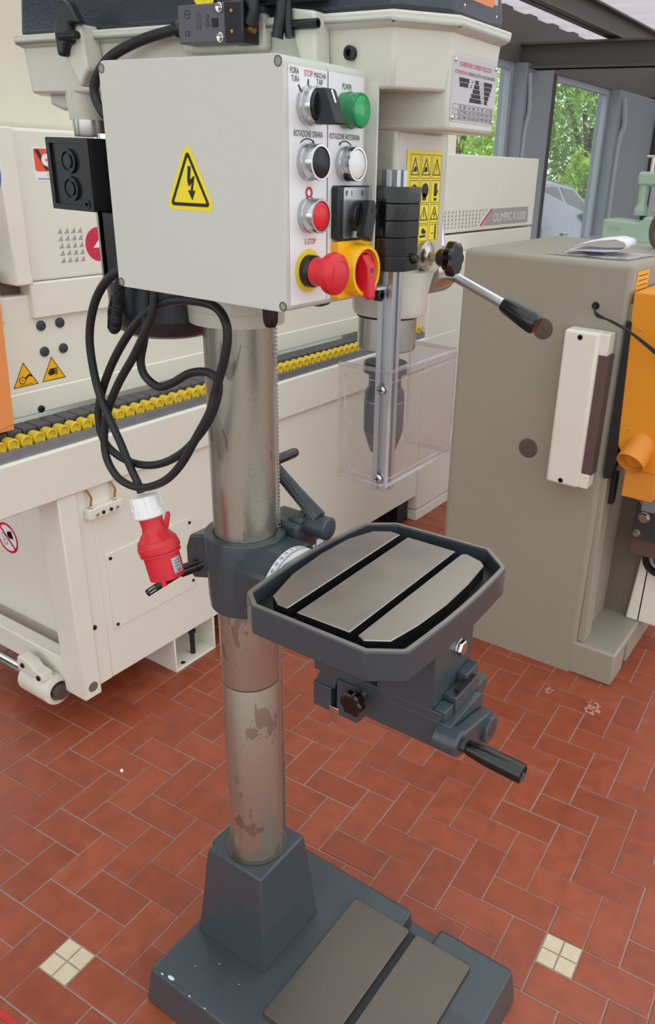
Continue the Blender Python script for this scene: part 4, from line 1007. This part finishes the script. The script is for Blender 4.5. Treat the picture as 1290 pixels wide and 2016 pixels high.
m = MB(); tw = (CAM-pb).normalized(); tw = (tw-pd*tw.dot(pd)).normalized()
m.add([], []); kq = pa+pd*.134+tw*.024-sd*.008; m.tube([kq-pd*.01, kq+pd*.004], .004, 8); m.build('plug_key', 'red', pc)
ln = (tw*math.cos(.75)+sd*math.sin(.75)).normalized(); lu = pd.cross(ln)
m = MB(); vs = []
for i in range(7):
    a = .75-.33+.66*i/6; nn = tw*math.cos(a)+sd*math.sin(a)
    vs += [pa+pd*.1+nn*.0275, pa+pd*.124+nn*.0271]
m.add(vs, [[2*i, 2*i+1, 2*i+3, 2*i+2] for i in range(6)]); m.build('plug_label', 'silver_print', pc)
pr = Print(pa+pd*.112+ln*.0272, pd.cross(ln), pd, .0006)
pr.text('SPE', 0, .006, .0042, .008); pr.text('16A 6h 400V', 0, .0005, .002, .013); pr.text('IP44', 0, -.004, .002, .011); pr.text('3P+N', 0, -.008, .002, .012)
if pr.N.dot(ln) < 0: pr.v = [tuple(Vector(v)+ln*.0012) for v in pr.v]
pr.out('plug_print', 'ink', pc)

# ================================================================== EDGE BANDING MACHINE
eb = thing('edge_bander', 'long cream edge banding machine with yellow rollers running behind the drill press', 'machine', (-1.2, 1.8, 0))
FX = -.868                                                     # front plane of the lower cabinet
YE0, YE1 = .27, 3.4
lower = MB().box(-1.55, FX, .346, YE1, .123, .735).build('lower_cabinet', 'cream', eb, bevel=.004)
MB().box(-1.02, FX+.012, .05, 2.35, .722, .853).build('front_rail', 'cream', eb, bevel=.006)
# side panel, bolts and manifold on the front
def bolt(p, axis=X, r=.006, par=None, mat='ink'):
    return MB().lathe(p, axis, [(0, r), (.003, r), (.004, r*.8), (.004, r*.4), (.002, r*.4)], 14).build('bolt', mat, par)
MB().box(FX, FX+.003, .37, .692, .276, .515).build('inspection_panel', 'cream', lower, bevel=.001)
for (y_, z_) in ((.383, .5), (.383, .288), (.68, .5), (.68, .3)): bolt((FX+.003, y_, z_), X, .0048, lower)
for (y_, z_) in ((.306, .315), (.545, .56)): bolt((FX+.002, y_, z_), X, .007, lower)
mf = MB().box(FX, FX+.022, .322, .432, .641, .669).build('lubrication_block', 'cream', lower, bevel=.002)
for y_ in (.345, .365, .39, .41): bolt((FX+.022, y_, .652), X, .005, lower, 'steel' if y_ in (.345, .41) else 'ink')
for y_ in (.335, .412):
    MB().tube(catmull([(FX+.012, y_, .668), (FX+.012, y_+.002, .685), (FX+.012, y_+.004, .7), (FX+.006, y_-.004, .722)], 5), .0032, 8).build('copper_pipe', 'copper', lower)
    MB().lathe((FX+.012, y_, .667), Z, [(0, .0065), (.006, .0065), (.009, .004)], 6).build('pipe_fitting', 'steel', lower)
# corner post and the open left end
post = MB().box(-.952, -.862, .246, .302, .1, .724).build('corner_post', 'cream', eb, bevel=.004)
MB().lathe((-.8622, .275, .135), X, [(0, .0155), (.0008, .0155)], 22).build('lifting_hole', 'grey_dark', post)
MB().box(-1.5, -.95, .335, .345, .2, .725).build('end_panel', 'cream', eb)
MB().box(-.9, FX-.0004, .3, .3458, .124, .72).build('front_skin', 'cream', eb)
MB().box(-1.55, -.953, .256, .3, .125, .2).build('end_beam', 'cream', eb, bevel=.004)
MB().lathe((-1.1, .235, .1), X, [(0, .042), (.004, .044), (.13, .044), (.134, .03), (.1, .03)], 30).build('roller_support', 'cream', eb)
MB().cyl((-1.8, .235, .1), (-1.09, .235, .1), .018).build('support_tube', 'steel_bright', eb)
MB().cyl((-.98, .235, .1), (-.95, .235, .1), .022).build('support_axle', 'rust', eb)
MB().prism([(-1.1, .14), (-.985, .14), (-.985, .165), (-1.02, .168), (-1.04, .185), (-1.09, .19), (-1.1, .17)], 'y', .2, .235).build('clamp_piece', 'cream', eb, bevel=.003)
bolt((-1.07, .199, .165), -Y, .008, post); bolt((-1.0, .199, .15), -Y, .008, post)
sd_ = MB(); rg = random.Random(5)
for k in range(90):
    x_ = rg.uniform(-1.09, -.985); sd_.sph((x_, rg.uniform(.205, .262), .142+rg.uniform(-.004, .004)), rg.uniform(.0015, .0035), 5)
o = sd_.build('sawdust', 'sawdust', eb); o['kind'] = 'stuff'
# prohibition sign on the end panel
pr = Print((-1.268, .335, .463), X, Z, .0006); pr.disc(0, 0, .052, 36); pr.out('sign_disc', 'label_white', lower)
pr = Print((-1.268, .335, .463), X, Z, .001); pr.rim(0, 0, .042, .05, 40); pr.line(-.032, .032, .032, -.032, .008); pr.out('sign_ring', 'red', lower)
pr = Print((-1.268, .335, .463), X, Z, .0008); pr.disc(.012, .012, .012, 9); pr.poly([(.0, .02), (.022, .028), (.03, .0), (.016, .004)]); pr.rim(-.014, -.016, .008, .01, 14); pr.rim(-.02, .004, .006, .0075, 12); pr.out('sign_figure', 'ink', lower)
# box foot with levelling bolt
ft = MB().box(-1.05, FX, .585, .592, 0, .123).box(-1.05, FX, .757, .764, 0, .123).box(-1.05, FX, .592, .757, 0, .008).box(-1.05, -1.04, .585, .764, 0, .123).build('machine_foot', 'cream', eb, bevel=.002)
MB().cyl((-.9, .69, .008), (-.9, .69, .09), .0085).lathe((-.9, .69, .088), Z, [(0, .014), (.012, .014)], 6).build('levelling_bolt', 'ink', eb)
MB().lathe((-.885, .63, .0082), Z, [(0, .008), (.0005, .008)], 14).build('foot_hole', 'black_and_shade', ft)
tw_ = MB().box(-1.3, -.858, 2.068, 2.62, .052, 1.158).build('control_tower', 'cream', eb, bevel=.008, seg=3)
MB().box(-1.3, -.858, 2.07, 2.62, 0, .049).build('tower_plinth', 'cream', eb, bevel=.003)
MB().box(-1.0, -.9, 1.97, 2.06, 0, .122).build('machine_foot', 'black_and_shade', eb, bevel=.004)
MB().lathe((-.99, 2.535, 1.1252), -Y, [(0, .016), (.02, .016), (.022, .009), (.05, .007)], 12).build('grease_nipple', 'rust', eb)
# guide strip, yellow rollers, chain pads
MB().box(-.888, -.866, .05, 2.35, .853, .8765).box(-.9, -.866, .05, 2.35, .8745, .8765).build('guide_strip', 'zinc', eb, bevel=.001)
MB().box(-.985, -.888, .05, 2.35, .8, .872).build('track_bed', 'black_and_shade', eb)
rm = MB().lathe((0, 0, 0), X, [(.007, .001), (.0065, .0095), (.0005, .0118), (0, .0135), (.002, .0155), (.012, .0158), (.03, .0152), (.032, .013)], 18).mesh('roller', 'yellow_roller')
rc_ = MB().lathe((-.0002, 0, 0), X, [(0, .0065), (.0015, .0065)], 12)
for k in range(65):
    o = bpy.data.objects.new('roller', rm); COL.objects.link(o); attach(o, eb); o.location = (-.876, .095+k*.0346, .8855); o.rotation_euler = (0, 0, PI)
pmn = MB().box(-.028, .028, -.0185, .0185, -.03, 0).mesh('chain_pad', 'pad')
for k in range(57):
    o = bpy.data.objects.new('chain_pad', pmn); COL.objects.link(o); attach(o, eb); o.location = (-.942, .075+k*.04, .9045)
    b = o.modifiers.new('bevel', 'BEVEL'); b.width = .0015; b.segments = 1
# hoods above the track
HX = -1.0
MB().box(-1.6, HX+.006, .222, 2.4, .905, .967).build('track_skirt', 'cream', eb, bevel=.004)
hl = MB().box(-1.6, HX, .222, YE1, .966, 1.2).build('lower_hood', 'cream', eb, bevel=.005, seg=3)
MB().box(-1.15, HX+.014, .338, 2.42, 1.143, 1.229).build('hood_flap', 'cream', eb, bevel=.004)
MB().box(-1.15, HX+.004, 2.42, YE1, 1.16, 1.235).build('hood_flap', 'cream', eb, bevel=.004)
h1 = MB().box(-1.6, HX+.006, .34, 2.28, 1.23, 1.57).build('upper_hood', 'cream', eb, bevel=.008, seg=3)
h2 = MB().box(-1.6, HX+.006, 2.3, YE1, 1.243, 1.57).build('upper_hood', 'cream', eb, bevel=.006, seg=3)
MB().box(-1.7, -1.15, .1, 1.5, 1.565, 2.25).build('dust_cabinet', 'cream_dirty', eb, bevel=.02, seg=4)
MB().box(-1.5, -1.2, 2.55, 2.75, 1.57, 1.62).build('suction_port', 'cream', eb, bevel=.004)
MB().box(-1.5, -1.25, 2.78, 2.95, 1.57, 1.66).build('suction_port', 'cream', eb, bevel=.004)
# white end panel with blue sign, galvanised
MB().box(-1.35, -.965, .29, .335, 1.228, 1.57).build('end_guard', 'guard_white', eb, bevel=.004)
pr = Print((-.99, .29, 1.475), X, Z, .0006); pr.disc(-.03, 0, .055, 36); pr.out('blue_sign', 'violet_print', h1)
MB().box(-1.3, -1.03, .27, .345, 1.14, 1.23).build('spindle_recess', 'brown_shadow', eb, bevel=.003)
MB().cyl((-1.05, .3, 1.142), (-1.05, .3, 1.19), .022).build('spindle', 'steel', eb)
MB().box(-1.05, -.99, .235, .262, 1.14, 1.262).build('guard_bracket', 'cream', eb, bevel=.006)
bolt((-.9985, .2345, 1.235), -Y, .008, h1); MB().box(-1.2, -1.03, .2, .23, 1.18, 1.4).build('guard_arm', 'black_plastic', eb, bevel=.004)
# orange flap low on the left
of = MB().prism([(.185, .93), (.03, .9), (.03, 1.22), (.199, 1.21)], 'x', -.908, -.896).build('orange_flap', 'orange_flap', eb, bevel=.002)
MB().box(-.99, -.9, .03, .186, .915, .93).build('orange_lip', 'orange_flap', eb, bevel=.002)
MB().box(-.8965, -.895, .06, .163, 1.02, 1.12).build('flap_slot', 'black_and_shade', of)
# knobs and warning triangles on the lower hood
for (y_, z_) in ((.36, 1.1226), (.4147, 1.1228), (.36, 1.0575), (.4155, 1.0575)):
    MB().lathe((HX, y_, z_), X, [(0, .0125), (.003, .0128), (.005, .0115), (.006, .004)], 24).build('hole_plug', 'cover_blue', hl)
bolt((HX+.006, .3243, .9163), X, .0095, hl, 'black_plastic')
for (c_, kind) in (((.2967, .9803), 0), ((.3776, .9813), 1)):
    O_ = (HX, c_[0], c_[1]); tr2 = [(-.0352, 0), (.0352, 0), (0, .0605)]
    pr = Print(O_, Y, Z, .0003); pr.poly(tr2); pr.out('warning_triangle', 'yellow_switch', hl)
    pr = Print(O_, Y, Z, .0007); pr.band(tr2, offset(tr2, -.0018))
    if kind == 0:
        pr.rim(-.008, .016, .0075, .0095, 18); pr.disc(-.008, .016, .002, 8); pr.poly([(.002, .017), (.012, .024), (.018, .021), (.02, .025), (.013, .03), (.006, .026), (.0, .021)]); pr.line(-.02, .0045, .018, .0045, .001)
    else:
        pr.poly([(-.016, .02), (-.008, .03), (.002, .03), (.004, .02), (-.002, .013), (-.012, .013)])
        for k in range(4): pr.line(.0, .016+.0042*k, .013, .015+.0045*k, .003)
        pr.disc(.006, .009, .0012, 6); pr.disc(.011, .011, .001, 6)
    pr.out('triangle_mark', 'ink', hl)
# dealer sticker, arrows field, red disc
O_ = (HX+.006, .395, 1.457)
pr = Print(O_, Y, Z, .0003); pr.rect(0, .155, 0, .074); pr.out('dealer_sticker', 'label_white', h1)
pr = Print(O_, Y, Z, .0006); pr.poly(rrect(.004, .06, .021, .0705, .005)); pr.out('sticker_orange', 'orange_print', h1)
pr = Print(O_, Y, Z, .0006); pr.poly(rrect(.058, .15, .021, .0705, .003)); pr.out('sticker_dark', 'dark_print', h1)
pr = Print(O_, Y, Z, .0009); pr.poly([(.007, .068), (.018, .068), (.04, .024), (.031, .024)]); pr.poly([(.047, .068), (.054, .064), (.056, .034), (.046, .026), (.04, .03)])
pr.text('CANTU\' (Co) - Via S', .034, .0115, .0055, .065, 'L'); pr.text('www.vergamacchine.it  -', .008, .003, .0055, .095, 'L'); pr.out('sticker_lettering', 'ink', h1)
pr = Print(O_, Y, Z, .0011); pr.text('VERGA', .062, .046, .0135, .07, 'L'); pr.text('WOOD', .062, .03, .008, .033, 'L')
gear = [(.036+(.0145 if k % 2 else .0125)*math.cos(k*PI/20), .046+(.0145 if k % 2 else .0125)*math.sin(k*PI/20)) for k in range(40)]
pr.poly(gear); pr.out('sticker_lettering', 'label_white', h1)
pr = Print(O_, Y, Z, .0013); pr.disc(.036, .046, .003, 10); pr.out('saw_hub', 'orange_print', h1)
pr = Print((HX+.006, .436, 1.2675), Y, Z, .0004)
for i_ in range(5):
    for j_ in range(4): pr.poly([(j_*.0195, i_*.0172), (j_*.0195+.0148, i_*.0172), (j_*.0195+.0125, i_*.0172+.0135)])
pr.out('arrow_field', 'ink_grey', h1)
pr = Print((HX+.006, .557, 1.306), Y, Z, .0004); pr.disc(0, 0, .042, 36); pr.out('red_disc', 'ink_red', h1)
pr = Print((HX+.006, .557, 1.306), Y, Z, .0008); pr.poly([(-.018, -.008), (.02, -.008), (.008, .02)]); pr.out('disc_arrow', 'label_white', h1)
# name plate at the far end
O_ = (HX+.006, 0, 0)
pr = Print(O_, Y, Z, .001); pr.poly([(2.792, 1.2615), (3.325, 1.2605), (3.318, 1.339), (2.89, 1.337)]); pr.out('name_field', 'ink_grey', h2)
pr = Print(O_, Y, Z, .0015); pr.poly([(2.756, 1.2615), (2.775, 1.2615), (2.888, 1.337), (2.869, 1.337)]); pr.out('name_stripe', 'ink_red', h2)
pr = Print(O_, Y, Z, .002); pr.text('OLIMPIC K1000', 3.095, 1.278, .04, .385); pr.out('name_lettering', 'label_white', h2)
pr = Print(O_, Y, Z, .001)
for i_ in range(5):
    for j_ in range(13):
        u0 = 2.40+j_*.034-(.0 if i_ > 0 else 0); 
        if u0+.02 > 2.75+i_*.02: continue
        pr.poly([(u0, 1.262+i_*.0165), (u0+.02, 1.262+i_*.0165), (u0+.017, 1.262+i_*.0165+.013)])
pr.out('arrow_field', 'ink_grey', h2)
# blue pictogram label on the cabinet, seen past the drill table
pr = Print((FX, 1.345, .235), Y, Z, .0006); pr.rect(-.032, .032, -.085, .0); pr.out('blue_label', 'blue_print', lower)
pr = Print((FX, 1.345, .235), Y, Z, .0009); pr.tri(.004, -.032, .05, .02, .003); pr.rect(-.025, .022, -.07, -.045); pr.out('label_mark', 'label_white', lower)

# ================================================================== GREY MACHINE ON THE RIGHT
GY = 1.345
gm = thing('band_saw', 'grey cast machine cabinet with white guard and orange hood at the right', 'machine', (0, 1.6, 0))
body = MB().prism([(-.338, .0), (-.338, 1.27), (-.336, 1.305), (.17, 1.305), (.177, 1.29), (.178, .125), (.30, .11), (.309, .1), (.309, .0)], 'y', GY, 2.05)
body = MB()
body.box(-.338, .177, GY, 2.05, -.02, 1.305)
cab = body.build('cabinet', 'grey_machine', gm, bevel=.018, seg=4)
MB().prism([(GY+.0006, 0), (1.468, 0), (1.468, .085), (1.512, .085), (1.512, 0), (2.3, 0), (2.3, .118), (GY+.0006, .118)], 'x', .16, .309).build('base_frame', 'grey_machine', gm, bevel=.008, seg=3)
MB().prism([(.176, .12), (.2, .118), (.192, .5), (.186, 1.2), (.17, 1.2)], 'y', GY+.012, GY+.08).build('front_flange', 'grey_machine', gm, bevel=.004)
MB().box(.12, .3, 1.62, 2.2, .1, .72).build('rear_panel', 'grey_dark', gm, bevel=.004)
MB().box(.299, .309, 1.6, 2.3, .118, .36).build('side_sheet', 'grey_machine', gm, bevel=.003)
for (x_, z_) in ((-.0624, 1.1028), (-.0646, .7359)):
    MB().lathe((x_, GY, z_), -Y, [(0, .0305), (.002, .03), (.003, .026), (.003, .003), (.0015, .0028)], 32).build('axle_cap', 'rust', gm)
MB().lathe((.0836, GY, 1.1855), -Y, [(0, .011), (.001, .011)], 20).build('cable_hole', 'black_and_shade', cab)
for k in range(3):
    w_ = (k-1)*.0035
    MB().tube(catmull([(.083, GY+.01, 1.187+w_*.4), (.088, GY-.02, 1.182+w_), (.1057, GY-.045, 1.1694-w_), (.145, 1.30, 1.158+w_*.3), (.1934, 1.3, 1.1399+w_*.3), (.234, 1.3, 1.1185+w_*.6), (.2761, 1.3, 1.0935+w_), (.315, 1.305, 1.065+w_), (.335, 1.325, 1.045), (.34, 1.36, 1.04)], 6), .0027, 8).build('cable', 'black_rubber', gm)
# white guard box
wg = MB().prism([(.026, 1.128), (.128, 1.122), (.128, .668), (.026, .668)], 'y', GY-.075, GY-.012)
wg = MB().box(.026, .127, GY-.062, GY, .668, 1.124).build('guard_box', 'guard_white', gm, bevel=.009, seg=3)
MB().box(.12, .152, GY-.05, GY, 1.062, 1.122).build('guard_ear', 'guard_white', wg, bevel=.003); MB().box(.12, .152, GY-.05, GY, .668, .712).build('guard_ear', 'guard_white', wg, bevel=.003)
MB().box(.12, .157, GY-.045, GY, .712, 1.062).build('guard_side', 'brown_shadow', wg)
for z_ in (1.106, .682): MB().lathe((.073, GY-.062, z_), -Y, [(0, .0075), (.001, .0075), (.001, .004), (.0, .004)], 18).build('guard_screw', 'ink', wg)
# orange hood with outlet spout
oh = MB().prism([(.185, 1.235), (.42, 1.235), (.42, .74), (.25, .742), (.222, .785), (.2, .815)], 'y', GY-.005, GY+.25).build('dust_hood', 'orange_hood', gm, bevel=.004)
MB().prism([(.178, 1.155), (.192, 1.155), (.208, .83), (.215, .76), (.2, .7), (.182, .7)], 'y', GY-.008, GY+.03).build('hood_seal', 'ink', gm)
MB().box(.178, .205, GY+.05, GY+.08, .6, .7).build('hood_seal', 'ink', gm)
s0 = Vector((.268, GY-.008, .80)); s1 = Vector((.2605, GY-.045, .772))
MB().lathe(s0, s1-s0, [(-.05, .041), (.045, .041), (.045, .0385), (-.02, .0385), (-.03, .001)], 36).build('outlet_spout', 'orange_pipe', oh)
MB().box(.24, .33, GY-.002, GY+.1, .655, .76).build('hood_throat', 'orange_pipe', oh, bevel=.004)
for (x_, z_) in ((.217, 1.14), (.232, .86)): MB().sph((x_, GY-.006, z_), .0035, 8).build('hood_screw', 'steel', oh)
# guide block, bolt plate and hand wheel at the frame edge
MB().box(.265, .36, 1.42, 1.55, .62, .7).build('guide_block', 'zinc', gm, bevel=.006)
MB().prism([(.29, .69), (.36, .75), (.36, .6), (.29, .6)], 'y', 1.40, 1.5).build('guide_wedge', 'zinc', gm, bevel=.004)
bp = MB().box(.258, .345, 1.49, 1.51, .468, .618).build('bolt_plate', 'cover_blue', gm, bevel=.002)
for (x_, z_, r_) in ((.275, .6, .011), (.287, .545, .017), (.272, .487, .011)): hexa(MB(), (x_, 1.49, z_), -Y, r_, .012).lathe((x_, 1.49, z_), -Y, [(0, r_*1.1), (.003, r_*1.1)], 20).build('hex_bolt', 'steel', bp)
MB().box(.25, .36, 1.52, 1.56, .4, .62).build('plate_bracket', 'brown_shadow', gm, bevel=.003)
MB().prism([(.26, .118), (.42, .118), (.42, .47), (.34, .47), (.28, .41)], 'y', 1.6, 1.75).build('trunnion_cover', 'guard_white', gm, bevel=.006)
MB().lathe((.345, 1.585, .375), -Y, [(0, .06), (.012, .06), (.016, .055), (.016, .042), (.004, .04), (0, .04)], 40, True).build('hand_wheel', 'black_plastic', gm)
MB().lathe((.345, 1.588, .375), -Y, [(0, .03), (.01, .026), (.012, .01)], 24).build('wheel_hub', 'cover_blue', gm)
pr = Print((.309, 1.78, .06), Y, Z, .0008); pr.rect(0, .11, -.045, .03); pr.out('warning_label', 'label_white', cab)
pr = Print((.309, 1.78, .06), Y, Z, .0012); pr.rect(.002, .108, .005, .028); pr.out('label_band', 'ink_red', cab)
pr = Print((.309, 1.78, .06), Y, Z, .0012); pr.text('ATTENZIONE', .055, -.015, .012, .095); pr.out('label_lettering', 'ink', cab)
# orange instruction label on the side
pr = Print((.177, 1.375, 1.262), Y, Z, .0006); pr.rect(.0, .11, -.055, .02); pr.out('instruction_label', 'yellow_label', cab)
pr = Print((.177, 1.375, 1.262), Y, Z, .001)
for k in range(5): pr.line(.012, .008-.013*k, .098, .008-.013*k, .003)
pr.out('label_lines', 'rust', cab)
# lifting eye on top
MB().lathe((.1, 1.86, 1.36), Vector((.6, .8, 0)), [(-.012, .035), (.012, .035), (.016, .045), (.012, .056), (-.012, .056), (-.016, .045)], 30, True).lathe((.1, 1.86, 1.3), Z, [(0, .025), (.02, .02)], 20).build('lifting_eye', 'rust', gm)

# papers in a clear sleeve on the grey machine
TOP = 1.3052
bag = MB(); rg = random.Random(11); nx, ny = 12, 9
vs = []; fs = []
bp0, bu, bv = Vector((-.09, 1.37, TOP+.001)), Vector((.225, .03, 0)), Vector((.02, .21, 0))
for j in range(ny+1):
    for i in range(nx+1):
        p = bp0+bu*(i/nx)+bv*(j/ny); p.z += .0015+.006*abs(math.sin(i*1.9+j)*math.sin(j*1.3+i*.7))*(1 if 0 < i < nx and 0 < j < ny else .4); vs.append(p)
for j in range(ny):
    for i in range(nx): a = j*(nx+1)+i; fs.append([a, a+1, a+nx+2, a+nx+1])
bag.add(vs, fs); o = bag.build('plastic_sleeve', 'film'); sm = o.modifiers.new('thick', 'SOLIDIFY'); sm.thickness = .0006
tag(o, 'clear crumpled plastic sleeve lying on the grey cabinet top', 'plastic bag')
pap = MB(); P0 = Vector((-.035, 1.40, TOP+.0105)); U1 = Vector((.15, .03, 0)); V1 = Vector((-.02, .16, 0))
prof = [(0, .004), (.5, .006), (.9, .01), (1.0, .018), (1.02, .026), (.97, .035), (.8, .04), (.5, .034), (.2, .022), (.05, .013)]
vs = []; fs = []
for j in range(2):
    for (a, h) in prof: vs.append(P0+U1*a+V1*j+Vector((0, 0, h)))
n = len(prof)
for i in range(n-1): fs.append([i, i+1, n+i+1, n+i])
pap.add(vs, fs); o = pap.build('booklet', 'paper', smooth=60); sm = o.modifiers.new('thick', 'SOLIDIFY'); sm.thickness = .0018; sm.offset = 0
tag(o, 'white folded instruction booklet curling up on the grey cabinet', 'booklet')

# green machine on a bench further back
gt = thing('mitre_saw', 'pale green cast saw head on a bench at the right edge', 'saw', (-.25, 3.0, .0))
MB().box(-.55, .3, 2.85, 3.5, 1.19, 1.22).build('bench_top', 'zinc', gt, bevel=.004)
for (x_, y_) in ((-.5, 2.9), (.25, 2.9), (-.5, 3.45), (.25, 3.45)): MB().box(x_-.03, x_+.03, y_-.03, y_+.03, 0, 1.19).build('bench_leg', 'zinc', gt, bevel=.004)
MB().prism([(-.46, 1.235), (-.12, 1.225), (-.12, 1.31), (-.2, 1.315), (-.22, 1.345), (-.27, 1.345), (-.29, 1.318), (-.46, 1.325)], 'y', 2.95, 3.15).build('saw_bed', 'green_paint', gt, bevel=.01, seg=3)
pr = Print((-.4, 2.95, 1.28), X, Z, .001); pr.text('OMGA', 0, -.005, .02, .06); pr.text('SAW', .2, -.012, .012, .05); pr.out('bed_lettering', 'ink_grey', gt)
MB().lathe((-.32, 3.05, 1.345), Z, [(0, .03), (.03, .03), (.05, .02), (.1, .022), (.14, .025), (.15, .02)], 20).build('post', 'green_paint', gt)
MB().box(-.35, -.14, 3.02, 3.09, 1.47, 1.53).build('arm', 'green_paint', gt, bevel=.012)
MB().prism([(-.26, 1.36), (-.16, 1.36), (-.08, 1.47), (-.14, 1.52), (-.22, 1.46)], 'y', 2.98, 3.1).build('saw_housing', 'green_paint', gt, bevel=.01)
MB().prism([(-.17, 1.28), (-.12, 1.26), (-.02, 1.45), (-.08, 1.48)], 'y', 2.94, 2.98).build('blade_guard', 'alu', gt, bevel=.004)
MB().cyl((-.2, 3.05, 1.5), (.05, 3.05, 1.49), .02).build('motor_shaft', 'cover_blue', gt)
MB().cyl((-.3, 3.05, 1.53), (-.3, 3.05, 1.59), .008).cyl((-.33, 3.05, 1.592), (-.24, 3.05, 1.592), .006).build('clamp_screw', 'steel', gt)
MB().box(-.55, -.1, 2.86, 3.2, 1.2, 1.235).build('roller_table', 'alu', gt, bevel=.006)

# dust clumps on the tiles
rg = random.Random(21)
for (x_, y_, r_, lb) in ((.3, 1.2, .02, 'larger pale dust clump on the red tiles by the grey machine'), (.155, 1.21, .011, 'smaller pale dust clump on the tiles left of the larger one')):
    m = MB()
    for k in range(44):
        a = rg.uniform(0, 6.28); d = rg.uniform(0, 1)**.5*r_*1.3
        m.sph((x_+d*math.cos(a), y_+d*math.sin(a)*1.3, .002), rg.uniform(.15, .42)*r_*.7, 6, 1, 1, .6)
    o = m.build('dust_clump', 'dust'); tag(o, lb, 'dust', 'dust clumps on the floor')
m = MB().sph((-.655, .185, .004), .005, 8); o = m.build('pellet', 'label_white'); tag(o, 'tiny white pellet on the red tiles at left', 'pellet')
